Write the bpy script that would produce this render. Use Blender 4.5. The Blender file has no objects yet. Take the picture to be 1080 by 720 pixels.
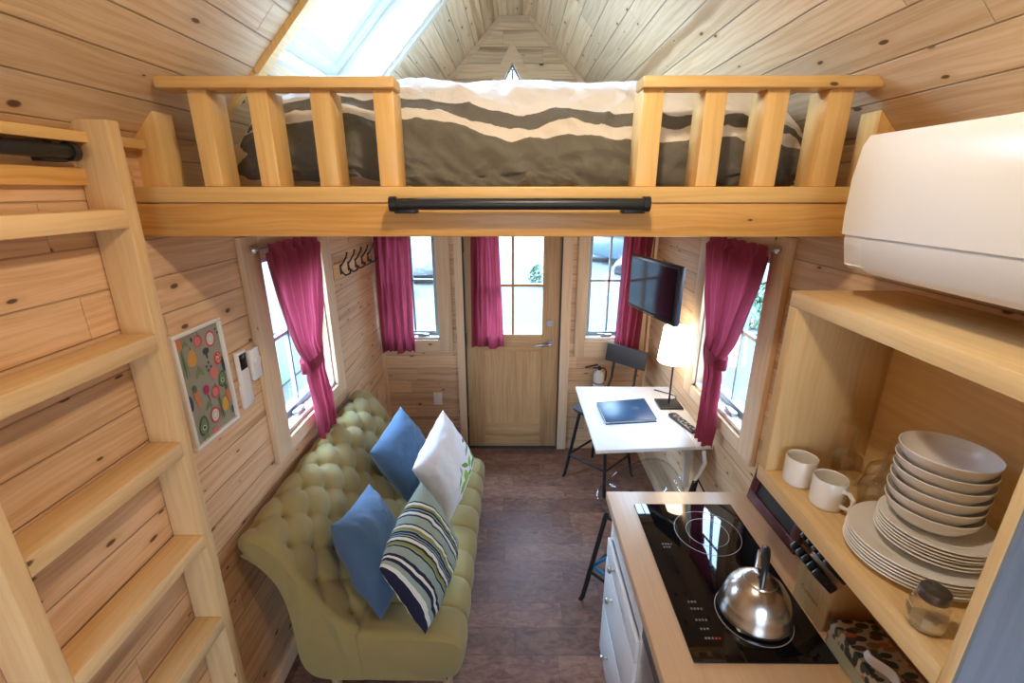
import bpy, bmesh, math, random
from math import sin, cos, pi, atan, sqrt, radians
from mathutils import Vector, Matrix, noise
random.seed(7)
C = bpy.context.scene.collection
SC = bpy.context.scene
Rn = random.uniform

# ------------------------------------------------------------------ nodes
class NT:
    def __init__(s, name):
        s.mat = bpy.data.materials.new(name); s.mat.use_nodes = True
        s.nt = s.mat.node_tree; s.nt.nodes.clear()
        s.out = s.nt.nodes.new('ShaderNodeOutputMaterial')
    def n(s, typ, ins=None, **props):
        nd = s.nt.nodes.new('ShaderNode' + typ)
        for k, v in props.items(): setattr(nd, k, v)
        for k, v in (ins or {}).items(): s.set(nd.inputs[k], v)
        return nd
    def set(s, sock, v):
        if hasattr(v, 'is_output'): s.nt.links.new(v, sock)
        elif isinstance(v, tuple) and len(v) == 3 and sock.type == 'RGBA': sock.default_value = (*v, 1)
        else: sock.default_value = v
    def m(s, op, a, b=None, c=None):
        nd = s.n('Math', operation=op); s.set(nd.inputs[0], a)
        if b is not None: s.set(nd.inputs[1], b)
        if c is not None: s.set(nd.inputs[2], c)
        return nd.outputs[0]
    def vec(s, x, y, z=0.0):
        return s.n('CombineXYZ', {0: x, 1: y, 2: z}).outputs[0]
    def mix(s, f, a, b, mode='MIX'):
        nd = s.n('Mix', data_type='RGBA', blend_type=mode)
        s.set(nd.inputs[0], f); s.set(nd.inputs[6], a); s.set(nd.inputs[7], b)
        return nd.outputs[2]
    def ss(s, x, a, b):      # smoothstep a..b -> 0..1
        nd = s.n('MapRange', {0: x, 1: a, 2: b, 3: 0.0, 4: 1.0}, interpolation_type='SMOOTHSTEP'); return nd.outputs[0]
    def noise(s, v, scale=1.0, detail=3.0, rough=.5, dist=0.0):
        return s.n('TexNoise', {'Vector': v, 'Scale': scale, 'Detail': detail, 'Roughness': rough, 'Distortion': dist}).outputs['Fac']
    def ramp(s, f, stops, interp='LINEAR'):
        nd = s.n('ValToRGB', {0: f}); r = nd.color_ramp; r.interpolation = interp
        while len(r.elements) < len(stops): r.elements.new(1.0)
        for e, (p, c) in zip(r.elements, stops): e.position = p; e.color = (*c, 1)
        return nd.outputs[0]
    def uv(s):
        t = s.n('TexCoord'); sp = s.n('SeparateXYZ', {0: t.outputs['UV']}); return sp.outputs[0], sp.outputs[1]
    def obj(s): return s.n('TexCoord').outputs['Object']
    def bump(s, h, dist=.01, strength=1.0):
        return s.n('Bump', {'Height': h, 'Distance': dist, 'Strength': strength}).outputs[0]
    def bsdf(s, **k):
        nd = s.n('BsdfPrincipled')
        for a, v in k.items(): s.set(nd.inputs[a.replace('_', ' ')], v)
        s.nt.links.new(nd.outputs[0], s.out.inputs[0]); return nd

def plain(name, col, rough=.5, metal=0.0, spec=.5, coat=0.0, var=.04, bump=0.0, bscale=200):
    t = NT(name); o = t.obj()
    f = t.noise(o, 9.0, 3)
    c = t.mix(f, tuple(max(0, x*(1-var)) for x in col), tuple(min(1, x*(1+var)) for x in col))
    k = dict(Base_Color=c, Roughness=t.m('ADD', t.m('MULTIPLY', t.noise(o, 25.0, 2), .08), rough-.04), Metallic=metal, Specular_IOR_Level=spec, Coat_Weight=coat)
    if bump: k['Normal'] = t.bump(t.noise(o, float(bscale), 2), bump)
    t.bsdf(**k); return t.mat

def wood(name, light, dark, board=None, blen=2.6, knot=.35, streak=.5, tone=.12, rough=.5, groove=.5, kcol=(.09,.035,.012), kx=.32, ky=.13, grain=.5, spec=.35, coat=0.0, ksize=1.0):
    t = NT(name); u, v = t.uv()
    if board:
        vb = t.m('DIVIDE', v, board); row = t.m('FLOOR', vb); fv = t.m('FRACT', vb)
        rr = t.n('TexWhiteNoise', {'W': row}, noise_dimensions='1D').outputs['Value']
        uu = t.m('ADD', t.m('DIVIDE', u, blen), t.m('MULTIPLY', rr, 7.31)); col = t.m('FLOOR', uu); fu = t.m('FRACT', uu)
        seed = t.n('TexWhiteNoise', {'Vector': t.vec(row, col)}, noise_dimensions='2D').outputs['Value']
        seed2 = t.n('TexWhiteNoise', {'Vector': t.vec(col, row, 3.7)}, noise_dimensions='3D').outputs['Value']
    else:
        seed = t.n('ObjectInfo').outputs['Random']; seed2 = t.m('FRACT', t.m('MULTIPLY', seed, 37.7))
    s31 = t.m('MULTIPLY', seed, 31.0)
    wob = t.m('MULTIPLY', t.m('SUBTRACT', t.noise(t.vec(t.m('ADD', t.m('MULTIPLY', u, 2.2), s31), t.m('MULTIPLY', v, 8.0), seed), 1.0, 2), .5), .05)
    vw = t.m('ADD', v, wob)
    g = t.noise(t.vec(t.m('ADD', t.m('MULTIPLY', u, 2.5), s31), t.m('MULTIPLY', vw, 75.0), t.m('MULTIPLY', seed, 9.0)), 1.0, 4, .6)
    c = t.mix(t.m('MULTIPLY', t.ss(g, .35, .72), grain), light, dark)
    if streak:
        st = t.noise(t.vec(t.m('ADD', t.m('MULTIPLY', u, .55), s31), t.m('ADD', t.m('MULTIPLY', vw, 11.0), t.m('MULTIPLY', seed, 53.0)), seed2), 1.0, 2)
        c = t.mix(t.m('MULTIPLY', t.ss(st, .57, .72), streak), c, tuple(a*b for a, b in zip(dark, (.62, .52, .42))))
    tn = t.m('ADD', 1.0-tone, t.m('MULTIPLY', seed2, tone*1.6))
    c = t.mix(1.0, c, t.vec(tn, tn, tn), 'MULTIPLY')
    h = t.m('MULTIPLY', g, .0006)
    if knot:
        vo = t.n('TexVoronoi', {'Vector': t.vec(t.m('ADD', t.m('DIVIDE', u, kx), s31), t.m('ADD', t.m('DIVIDE', vw, ky), t.m('MULTIPLY', seed, 17.0))), 'Scale': 1.0}, voronoi_dimensions='2D')
        d = vo.outputs['Distance']; rc = t.n('SeparateColor', {0: vo.outputs['Color']}).outputs
        on = t.m('LESS_THAN', rc[0], knot)
        sz = t.m('MULTIPLY', t.m('ADD', .35, rc[1]), .105*ksize)
        core = t.m('MULTIPLY', on, t.m('SUBTRACT', 1.0, t.ss(t.m('DIVIDE', d, sz), .55, 1.0)))
        halo = t.m('MULTIPLY', on, t.m('SUBTRACT', 1.0, t.ss(t.m('DIVIDE', d, sz), .8, 3.2)))
        c = t.mix(t.m('MULTIPLY', halo, .45), c, dark)
        c = t.mix(t.m('MULTIPLY', core, .92), c, kcol)
    if board and groove:
        e = t.m('MULTIPLY', t.m('MINIMUM', fv, t.m('SUBTRACT', 1.0, fv)), board)
        gm = t.m('SUBTRACT', 1.0, t.ss(e, .0008, .0035))
        e2 = t.m('MULTIPLY', t.m('MINIMUM', fu, t.m('SUBTRACT', 1.0, fu)), blen)
        gm = t.m('MAXIMUM', gm, t.m('MULTIPLY', t.m('SUBTRACT', 1.0, t.ss(e2, .0005, .0018)), .6))
        c = t.mix(t.m('MULTIPLY', gm, groove), c, (.10, .055, .025))
        h = t.m('SUBTRACT', h, t.m('MULTIPLY', gm, .004))
    t.bsdf(Base_Color=c, Roughness=rough, Specular_IOR_Level=spec, Normal=t.bump(h, 1.0, .7), Coat_Weight=coat, Coat_Roughness=.15)
    return t.mat

def cloth(name, col, col2=None, transl=0.0, weave=900., wr=.004, sheen=.2):
    t = NT(name); o = t.obj(); col2 = col2 or tuple(x*.82 for x in col)
    f = t.noise(o, 14., 4); w = t.noise(o, weave, 1)
    c = t.mix(t.m('MULTIPLY', t.m('ADD', f, w), .5), col, col2)
    nrm = t.bump(t.m('ADD', t.m('MULTIPLY', w, .0006), t.m('MULTIPLY', t.noise(o, 22., 3), wr)), 1.0, .6)
    b = t.bsdf(Base_Color=c, Roughness=.9, Specular_IOR_Level=.15, Sheen_Weight=sheen, Normal=nrm)
    if transl:
        tr = t.n('BsdfTranslucent', {'Color': c, 'Normal': nrm})
        mx = t.n('MixShader', {0: transl}); t.nt.links.new(b.outputs[0], mx.inputs[1]); t.nt.links.new(tr.outputs[0], mx.inputs[2])
        t.nt.links.new(mx.outputs[0], t.out.inputs[0])
    return t.mat

def glass(name, tint=(1, 1, 1), refl=1.0, rough=0.0):
    t = NT(name); tr = t.n('BsdfTransparent', {'Color': tint}); gl = t.n('BsdfGlossy', {'Roughness': rough, 'Color': (1., 1., 1.)})
    f = t.m('MULTIPLY', t.m('MULTIPLY', t.n('Fresnel', {'IOR': 1.45}).outputs[0], t.m('SUBTRACT', 1.0, t.n('NewGeometry').outputs['Backfacing'])), refl)
    mx = t.n('MixShader', {0: f}); t.nt.links.new(tr.outputs[0], mx.inputs[1]); t.nt.links.new(gl.outputs[0], mx.inputs[2])
    t.nt.links.new(mx.outputs[0], t.out.inputs[0]); return t.mat

def emis(name, col, st):
    t = NT(name); e = t.n('Emission', {'Color': col, 'Strength': st}); t.nt.links.new(e.outputs[0], t.out.inputs[0]); return t.mat

M = {}
PL, PD = (.76, .52, .32), (.58, .34, .16)
M['wallboard'] = wood('pine_wall_boards', PL, PD, board=.112, blen=1.9, knot=.40, streak=.7, tone=.16, rough=.55, ksize=.75, groove=.4, kx=.21, ky=.085, grain=.8)
M['ceilboard'] = wood('pine_ceiling_boards', (.76, .58, .38), (.58, .37, .18), board=.1025, blen=2.3, knot=.48, streak=.85, tone=.16, rough=.5, ksize=.75, kx=.21, ky=.085, grain=.8)
M['pine'] = wood('pine', (.78, .56, .33), (.62, .38, .17), knot=.22, streak=.3, rough=.45)
M['ladder'] = wood('ladder_pine', (.80, .57, .30), (.64, .39, .16), knot=.16, streak=.2, rough=.45, ksize=.6)
M['fir'] = wood('clear_fir', (.72, .41, .13), (.54, .26, .06), knot=.12, streak=.35, rough=.35, grain=.8, ksize=.5, spec=.45)
M['rail'] = wood('rail_pine', (.80, .53, .21), (.64, .36, .11), knot=.14, streak=.25, rough=.35, spec=.45, ksize=.6)
M['trim'] = wood('pine_trim', (.78, .58, .38), (.62, .40, .20), knot=.18, streak=.3, rough=.5, ksize=.5)
M['doorwood'] = wood('door_wood', (.60, .37, .18), (.44, .24, .09), knot=.0, streak=.4, rough=.4, grain=.8)
M['shelfwood'] = wood('shelf_pine', (.80, .58, .30), (.64, .40, .16), knot=.14, streak=.35, rough=.45, ksize=.6)
M['counter'] = wood('maple_worktop', (.72, .50, .31), (.60, .38, .21), knot=0, streak=.2, rough=.3, grain=.35, spec=.5)
M['skylining'] = wood('skylight_lining', (.62, .56, .46), (.54, .46, .34), knot=.1, streak=.1, rough=.5)
M['blockwood'] = wood('block_wood', (.58, .37, .17), (.46, .26, .09), knot=0, streak=.2, rough=.4)

def floor_mat():
    t = NT('cork_floor'); u, v = t.uv()
    vb = t.m('DIVIDE', v, .15); row = t.m('FLOOR', vb)
    rr = t.n('TexWhiteNoise', {'W': row}, noise_dimensions='1D').outputs['Value']
    uu = t.m('ADD', t.m('DIVIDE', u, .62), t.m('MULTIPLY', rr, 5.3)); col = t.m('FLOOR', uu)
    seed = t.n('TexWhiteNoise', {'Vector': t.vec(row, col)}, noise_dimensions='2D').outputs['Value']
    s = t.m('MULTIPLY', seed, 23.)
    a = t.noise(t.vec(t.m('ADD', t.m('MULTIPLY', u, 13.), s), t.m('MULTIPLY', v, 26.), s), 1.0, 6, .68, 1.2)
    b = t.noise(t.vec(t.m('ADD', t.m('MULTIPLY', u, 5.), s), t.m('MULTIPLY', v, 7.), s), 1.0, 3, .6)
    c = t.ramp(a, [(.25, (.075, .030, .018)), (.45, (.20, .092, .058)), (.62, (.29, .15, .095)), (.8, (.34, .19, .12))])
    c = t.mix(t.m('MULTIPLY', t.ss(b, .5, .75), .5), c, (.14, .062, .042))
    tn = t.m('ADD', .78, t.m('MULTIPLY', seed, .5)); c = t.mix(1.0, c, t.vec(tn, tn, tn), 'MULTIPLY')
    fv = t.m('FRACT', vb); e = t.m('MULTIPLY', t.m('MINIMUM', fv, t.m('SUBTRACT', 1.0, fv)), .15)
    fu = t.m('FRACT', uu); e2 = t.m('MULTIPLY', t.m('MINIMUM', fu, t.m('SUBTRACT', 1.0, fu)), .62)
    g = t.m('SUBTRACT', 1.0, t.ss(t.m('MINIMUM', e, e2), .0005, .002)); c = t.mix(t.m('MULTIPLY', g, .55), c, (.03, .014, .01))
    t.bsdf(Base_Color=c, Roughness=t.m('ADD', .32, t.m('MULTIPLY', a, .25)), Specular_IOR_Level=.45, Normal=t.bump(t.m('SUBTRACT', t.m('MULTIPLY', a, .0012), t.m('MULTIPLY', g, .001)), 1.0, .5))
    return t.mat
M['floor'] = floor_mat()
M['white'] = plain('white_paint', (.80, .79, .77), .4)
_t = NT('white_gloss_plastic'); _t.bsdf(Base_Color=(.73, .71, .69, 1), Roughness=.2, Specular_IOR_Level=.35); M['whitegloss'] = _t.mat
M['whiteplastic'] = plain('white_plastic', (.78, .77, .75), .35, var=.02)
M['cabinet'] = plain('cabinet_white', (.74, .73, .71), .38, var=.02)
M['ceramic'] = plain('ceramic', (.80, .79, .77), .22, spec=.55, var=.03)
M['black'] = plain('black_metal', (.012, .012, .013), .4, spec=.5)
M['blackplastic'] = plain('black_plastic', (.014, .014, .015), .3, spec=.5)
M['charcoal'] = plain('charcoal_metal', (.045, .043, .044), .5)
M['screen'] = plain('tv_screen', (.006, .006, .008), .09, spec=.35, var=0)
M['cooktop'] = plain('cooktop_glass', (.004, .004, .005), .035, spec=.6, var=0)
M['marks'] = plain('grey_marks', (.42, .42, .44), .4)
M['redmarks'] = plain('red_marks', (.5, .03, .02), .4)
M['steel'] = plain('brushed_steel', (.62, .60, .57), .24, metal=1.0)
M['chrome'] = plain('chrome', (.7, .7, .7), .12, metal=1.0)
M['darklid'] = plain('dark_metal_lid', (.16, .15, .15), .28, metal=.85)
M['nickel'] = plain('nickel', (.45, .42, .38), .3, metal=1.0)
M['sash'] = plain('window_sash', (.30, .36, .40), .35)
M['skyframe'] = plain('skylight_frame', (.70, .74, .78), .4)
M['rodmetal'] = plain('curtain_rod_metal', (.55, .50, .45), .35, metal=1.0)
M['sofa'] = cloth('sofa_linen', (.33, .245, .090), (.265, .195, .068), weave=1400, wr=.0015)
M['sofabutton'] = cloth('sofa_button_cloth', (.265, .195, .068), weave=1400)
M['curtain'] = cloth('curtain_cloth', (.40, .062, .098), (.31, .042, .072), transl=.34, weave=1500, wr=.002, sheen=.1)
M['bluecloth'] = cloth('blue_cushion_cloth', (.080, .135, .215), (.055, .095, .155), weave=1200)
M['winglass'] = glass('window_glass', (.97, .985, .99), 1.0)
M['wineglass'] = glass('drinking_glass', (.95, .95, .94), 2.6)
M['acrylic'] = glass('clear_acrylic', (.90, .92, .94), 1.0, .02)
M['binder'] = plain('blue_binder', (.014, .06, .13), .35)
M['paper'] = plain('paper', (.75, .75, .73), .6)
M['walnut'] = plain('red_frame_paint', (.075, .012, .014), .35)
M['chalk'] = plain('chalkboard', (.02, .022, .022), .6)
M['leg'] = wood('sofa_leg_wood', (.45, .30, .16), (.33, .2, .09), knot=0, streak=.2)
M['bluebars'] = plain('blue_bars', (.02, .20, .45), .4)
M['shade'] = emis('lamp_shade_lit', (1.0, .80, .56), 15.0)
M['bulb'] = emis('pendant_bulb', (1.0, .82, .58), 440.0)
M['sand'] = plain('outdoor_ground', (.024, .0215, .020), .9, var=.3)
M['gravel'] = plain('concrete_path', (.045, .043, .041), .9, var=.1)
M['rock'] = plain('rock', (.045, .042, .04), .9, var=.3, bump=.05, bscale=6)
M['leaf'] = plain('shrub_leaf', (.012, .04, .008), .6, var=.4)
M['grass'] = plain('grass', (.014, .035, .008), .9, var=.4)
M['carpaint'] = plain('car_paint', (.02, .035, .055), .25, spec=.6, coat=.6)
M['tire'] = plain('tire', (.015, .015, .016), .8)
M['carglass'] = plain('car_glass', (.02, .03, .04), .08, spec=.7)
M['lamp'] = plain('car_lamp', (.7, .72, .74), .15)

def stripes_duvet():
    t = NT('duvet_cloth'); u, v = t.uv(); o = t.obj()
    vv = t.m('ADD', v, t.m('MULTIPLY', t.m('SUBTRACT', t.noise(o, 60., 2), .5), .003))
    c = t.ramp(vv, [(0.0, (.115, .105, .078)), (.294, (.82, .74, .64)), (.329, (.115, .112, .10)), (.369, (.86, .84, .82)), (.80, (.115, .112, .10)), (.86, (.86, .84, .82))], 'CONSTANT')
    w = t.noise(o, 1500., 1); c = t.mix(t.m('MULTIPLY', w, .25), c, (.5, .45, .38))
    t.bsdf(Base_Color=c, Roughness=.9, Specular_IOR_Level=.15, Sheen_Weight=.15, Normal=t.bump(t.m('ADD', t.m('MULTIPLY', w, .0004), t.m('MULTIPLY', t.noise(o, 16., 4, .55, .6), .012)), 1.0, .7)); return t.mat
M['duvet'] = stripes_duvet()
M['sheet'] = cloth('cream_sheet', (.78, .66, .50), wr=.006)

def stripes_pillow():
    t = NT('striped_cushion_cloth'); u, v = t.uv(); o = t.obj()
    G, N, W, O, B = (.30, .36, .30), (.022, .022, .045), (.72, .70, .60), (.24, .25, .06), (.26, .36, .40)
    st = [(0, N), (.03, W), (.06, G), (.10, N), (.13, W), (.155, N), (.18, G), (.26, N), (.275, G), (.285, O), (.31, N), (.33, W), (.36, N), (.375, B), (.385, N), (.40, B), (.41, N), (.43, B), (.44, O), (.47, W), (.50, N), (.515, G), (.60, N), (.615, B), (.625, W), (.65, N), (.67, B), (.68, N), (.70, O), (.73, W), (.755, N), (.77, G)]
    c = t.ramp(v, st, 'CONSTANT')
    fine = t.m('GREATER_THAN', t.m('FRACT', t.m('MULTIPLY', v, 95.)), .7); c = t.mix(t.m('MULTIPLY', fine, .28), c, N)
    w = t.noise(o, 1500., 1)
    t.bsdf(Base_Color=c, Roughness=.9, Specular_IOR_Level=.15, Normal=t.bump(t.m('ADD', t.m('MULTIPLY', w, .0005), t.m('MULTIPLY', t.noise(o, 18., 3), .004)), 1.0, .6)); return t.mat
M['striped'] = stripes_pillow()

def leaf_pillow():
    t = NT('leaf_cushion_cloth'); u, v = t.uv(); o = t.obj(); c = (.74, .74, .76)
    w = t.noise(o, 1500., 1); c = t.mix(t.m('MULTIPLY', w, .2), c, (.6, .6, .63))
    for (x, y, a, l, wd, cc) in [(.12, .80, 1.2, .11, .035, (.10, .30, .05)), (.24, .88, .5, .10, .032, (.13, .36, .06)), (.20, .70, .9, .09, .035, (.30, .42, .06)), (.10, .62, 2.2, .09, .034, (.22, .40, .05)),
                             (.36, .80, 1.5, .12, .025, (.20, .34, .22)), (.16, .50, .4, .09, .035, (.28, .46, .06)), (.28, .58, 2.4, .09, .026, (.15, .32, .08)), (.46, .88, 1.9, .09, .022, (.12, .26, .10)),
                             (.14, .92, .2, .08, .03, (.10, .30, .05)), (.30, .46, .3, .07, .018, (.35, .45, .30)), (.10, .38, 1.4, .10, .035, (.25, .42, .06)), (.22, .34, 1.0, .09, .024, (.20, .38, .06))]:
        x += .10; l *= 1.15; wd *= 1.25
        dx = t.m('SUBTRACT', u, x); dy = t.m('SUBTRACT', v, y)
        p = t.m('DIVIDE', t.m('ADD', t.m('MULTIPLY', dx, cos(a)), t.m('MULTIPLY', dy, sin(a))), l)
        q = t.m('DIVIDE', t.m('SUBTRACT', t.m('MULTIPLY', dy, cos(a)), t.m('MULTIPLY', dx, sin(a))), wd)
        q2 = t.m('ADD', t.m('ABSOLUTE', q), t.m('MULTIPLY', p, p))
        c = t.mix(t.m('SUBTRACT', 1.0, t.ss(q2, .9, 1.05)), c, cc)
    t.bsdf(Base_Color=c, Roughness=.9, Specular_IOR_Level=.15, Normal=t.bump(t.m('ADD', t.m('MULTIPLY', w, .0005), t.m('MULTIPLY', t.noise(o, 18., 3), .005)), 1.0, .6)); return t.mat
M['leafcloth'] = leaf_pillow()

def floral():
    t = NT('floral_card'); o = t.obj()
    v = t.n('TexVoronoi', {'Vector': t.n('VectorMath', {0: o, 1: (1., 2.0, 1.)}, operation='MULTIPLY').outputs[0], 'Scale': 30., 'Randomness': 1.0}); d = v.outputs['Distance']; rc = t.n('SeparateColor', {0: v.outputs['Color']}).outputs
    c = t.mix(t.ss(d, .50, .60), t.ramp(rc[0], [(0, (.03, .04, .03)), (.45, (.07, .10, .05)), (.6, (.10, .04, .03)), (.75, (.45, .13, .07)), (.9, (.22, .17, .05))], 'CONSTANT'), (.42, .36, .28))
    t.bsdf(Base_Color=c, Roughness=.5); return t.mat
M['floral'] = floral()

# ------------------------------------------------------------------ mesh builder
class MB:
    def __init__(s): s.v = []; s.f = []; s.uv = []; s.mi = []
    def add(s, verts, faces, uvs=None, mi=0, T=None):
        k = len(s.v)
        for p in verts:
            p = Vector(p); s.v.append(T @ p if T else p)
        for i, f in enumerate(faces):
            s.f.append([a+k for a in f]); s.mi.append(mi)
            s.uv.append(uvs[i] if uvs else [(0, 0)]*len(f))
        return s
    def bm_in(s, bm, mi=0, T=None, axis=None, off=(0, 0), dims=None):
        bm.verts.index_update(); bm.normal_update()
        vs = [v.co.copy() for v in bm.verts]; fs = []; uvs = []
        if axis is None: axis = max(range(3), key=lambda i: dims[i]) if dims else 2
        for f in bm.faces:
            n = f.normal; a = max(range(3), key=lambda i: abs(n[i])); o = [i for i in range(3) if i != a]
            if axis != a: ui = axis; vi = [i for i in o if i != axis][0]
            else: ui, vi = o
            fs.append([v.index for v in f.verts]); uvs.append([(v.co[ui]+off[0], v.co[vi]+off[1]+.37*a*(off != (0, 0))) for v in f.verts])
        s.add(vs, fs, uvs, mi, T); bm.free(); return s
    def box(s, x0, x1, y0, y1, z0, z1, bev=0.0, mi=0, T=None, axis=None, off=None, seg=2):
        bm = bmesh.new(); a, b = sorted((x0, x1)); c, d = sorted((y0, y1)); e, f = sorted((z0, z1))
        bmesh.ops.create_cube(bm, size=1)
        for v in bm.verts: v.co = Vector((a+(v.co.x+.5)*(b-a), c+(v.co.y+.5)*(d-c), e+(v.co.z+.5)*(f-e)))
        if bev: bmesh.ops.bevel(bm, geom=bm.edges[:], offset=min(bev, .45*min(b-a, d-c, f-e)), segments=seg, affect='EDGES', profile=.5)
        if off is None: off = (Rn(0, 9), Rn(0, 9))
        return s.bm_in(bm, mi, T, axis, off, (b-a, d-c, f-e))
    def prism(s, poly, axis, a0, a1, mi=0, T=None, uaxis=None, off=None, bev=0.0):
        o = [i for i in range(3) if i != axis]; bm = bmesh.new()
        def P(p, a):
            q = [0, 0, 0]; q[axis] = a; q[o[0]] = p[0]; q[o[1]] = p[1]; return q
        A = [bm.verts.new(P(p, a0)) for p in poly]; B = [bm.verts.new(P(p, a1)) for p in poly]; n = len(poly)
        bm.faces.new(A); bm.faces.new(B[::-1])
        for i in range(n): bm.faces.new((A[i], B[i], B[(i+1) % n], A[(i+1) % n]))
        bmesh.ops.recalc_face_normals(bm, faces=bm.faces[:])
        if bev: bmesh.ops.bevel(bm, geom=bm.edges[:], offset=bev, segments=2, affect='EDGES', profile=.5)
        if off is None: off = (Rn(0, 9), Rn(0, 9))
        return s.bm_in(bm, mi, T, axis if uaxis is None else uaxis, off)
    def tube(s, pts, r, seg=10, mi=0, T=None, closed=False, caps=True):
        pts = [Vector(p) for p in pts]; n = len(pts); rs = r if isinstance(r, (list, tuple)) else [r]*n
        vs = []; fs = []; uvs = []; prev = None; L = 0
        for i, p in enumerate(pts):
            a = pts[(i-1) % n] if (closed or i) else p; b = pts[(i+1) % n] if (closed or i < n-1) else p
            t = (b-a).normalized()
            if prev is None:
                up = Vector((0, 0, 1)) if abs(t.z) < .9 else Vector((1, 0, 0)); x = t.cross(up).normalized()
            else: x = (prev - t*prev.dot(t)).normalized()
            prev = x; y = t.cross(x)
            for k in range(seg): th = 2*pi*k/seg; vs.append(p+(x*cos(th)+y*sin(th))*rs[i])
        m = n if closed else n-1
        for i in range(m):
            L2 = L+(pts[(i+1) % n]-pts[i]).length
            for k in range(seg):
                k2 = (k+1) % seg; j = (i+1) % n
                fs.append([i*seg+k, i*seg+k2, j*seg+k2, j*seg+k]); uvs.append([(L, k*.02), (L, k*.02+.02), (L2, k*.02+.02), (L2, k*.02)])
            L = L2
        if caps and not closed:
            fs.append(list(range(seg))[::-1]); uvs.append([(0, 0)]*seg); fs.append([(n-1)*seg+k for k in range(seg)]); uvs.append([(0, 0)]*seg)
        return s.add(vs, fs, uvs, mi, T)
    def lathe(s, prof, c=(0, 0, 0), seg=40, mi=0, T=None):
        vs = []; fs = []; uvs = []; n = len(prof); c = Vector(c)
        for r, z in prof:
            for k in range(seg): th = 2*pi*k/seg; vs.append(c+Vector((max(r, 1e-5)*cos(th), max(r, 1e-5)*sin(th), z)))
        for i in range(n-1):
            for k in range(seg):
                k2 = (k+1) % seg; fs.append([i*seg+k, i*seg+k2, (i+1)*seg+k2, (i+1)*seg+k]); uvs.append([(k/seg, i/n), ((k+1)/seg, i/n), ((k+1)/seg, (i+1)/n), (k/seg, (i+1)/n)])
        return s.add(vs, fs, uvs, mi, T)
    def cyl(s, a, b, r, seg=20, mi=0, T=None, r2=None): return s.tube([a, b], [r, r if r2 is None else r2], seg, mi, T)
    def grid(s, fn, nu, nv, mi=0, T=None, uvf=None):
        vs = []; fs = []; uvs = []
        for i in range(nu+1):
            for j in range(nv+1): vs.append(fn(i/nu, j/nv))
        uvf = uvf or (lambda a, b: (a, b))
        for i in range(nu):
            for j in range(nv):
                q = [(i, j), (i+1, j), (i+1, j+1), (i, j+1)]
                fs.append([a*(nv+1)+b for a, b in q]); uvs.append([uvf(a/nu, b/nv) for a, b in q])
        return s.add(vs, fs, uvs, mi, T)
    def build(s, name, mats, parent=None, angle=35, world=False, smooth=True):
        me = bpy.data.meshes.new(name)
        vs = s.v
        if parent is not None and world:
            inv = wm(parent).inverted(); vs = [inv @ v for v in vs]
        me.from_pydata([tuple(v) for v in vs], [], s.f)
        l = me.uv_layers.new(name='UVMap'); i = 0
        for f in s.uv:
            for c in f: l.data[i].uv = c; i += 1
        if not isinstance(mats, (list, tuple)): mats = [mats]
        for m in mats: me.materials.append(m)
        me.polygons.foreach_set('material_index', s.mi)
        bm = bmesh.new(); bm.from_mesh(me); bmesh.ops.recalc_face_normals(bm, faces=bm.faces[:]); bm.to_mesh(me); bm.free()
        if smooth:
            me.polygons.foreach_set('use_smooth', [True]*len(me.polygons)); me.set_sharp_from_angle(angle=radians(angle))
        me.update()
        o = bpy.data.objects.new(name, me); C.objects.link(o)
        if parent is not None: o.parent = parent
        return o
def wm(o): return (wm(o.parent) @ o.matrix_basis) if o.parent else o.matrix_basis.copy()

def tag(o, label=None, cat=None, group=None, kind=None):
    if label: o['label'] = label
    if cat: o['category'] = cat
    if group: o['group'] = group
    if kind: o['kind'] = kind
    return o
def thing(name, label, cat, loc=(0, 0, 0), rz=0, group=None, rot=None):
    o = bpy.data.objects.new(name, None); C.objects.link(o); o.empty_display_size = .05
    o.location = loc; o.rotation_euler = rot or (0, 0, rz); return tag(o, label, cat, group)
def copy_tree(o, loc=None, label=None, parent=None):
    c = o.copy(); C.objects.link(c)
    if parent: c.parent = parent
    if loc: c.location = loc
    if label: c['label'] = label
    for ch in list(o.children): copy_tree(ch, parent=c)
    return c
def bx(parent, name, mat, *a, **k):
    w = k.pop('world', True); return MB().box(*a, **k).build(name, mat, parent, world=w)

# ------------------------------------------------------------------ room numbers
W = 1.075; D = 3.55; DG = 3.75; YB = -2.3
def zc(x): return 3.42-1.05*abs(x)
FLAT = .112; ZF = zc(FLAT)
def struct(name, mb, mat, label=None, **k):
    o = mb.build(name, mat, **k); tag(o, label, None, None, 'structure'); return o

struct('floor', MB().box(-W-.15, W+.15, YB-.1, D+.14, -.06, 0, axis=0, off=(0, 0)), M['floor'], 'mottled brown cork plank floor', smooth=False)
def side_wall(sg):
    mb = MB(); a, b = sorted((sg*W, sg*(W+.14)))
    for (y0, y1, z0, z1) in [(YB, 1.905, 0, 2.30), (2.53, DG, 0, 2.30), (1.905, 2.53, 0, 1.05), (1.905, 2.53, 1.89, 2.30)]:
        mb.box(a, b, y0, y1, z0, z1, axis=1, off=(sg*3.3, 0))
    return mb
struct('wall_left', side_wall(-1), M['wallboard'], 'left wall of horizontal knotty pine boards', smooth=False)
struct('wall_right', side_wall(1), M['wallboard'], 'right wall of horizontal knotty pine boards', smooth=False)
mb = MB()
for (x0, x1, z0, z1) in [(-W, -1.03, 0, 2.02), (-1.03, -.60, 0, 1.0), (-1.03, -.60, 1.90, 2.02), (-.60, -.405, 0, 2.02), (-.405, .37, 1.99, 2.02), (.37, .56, 0, 2.02), (.56, .94, 0, 1.0), (.56, .94, 1.90, 2.02), (.94, W, 0, 2.02)]:
    mb.box(x0, x1, D, D+.13, z0, z1, axis=0, off=(5.1, 0))
struct('wall_front', mb, M['wallboard'], 'front wall of pine boards around the door', smooth=False)
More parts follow.
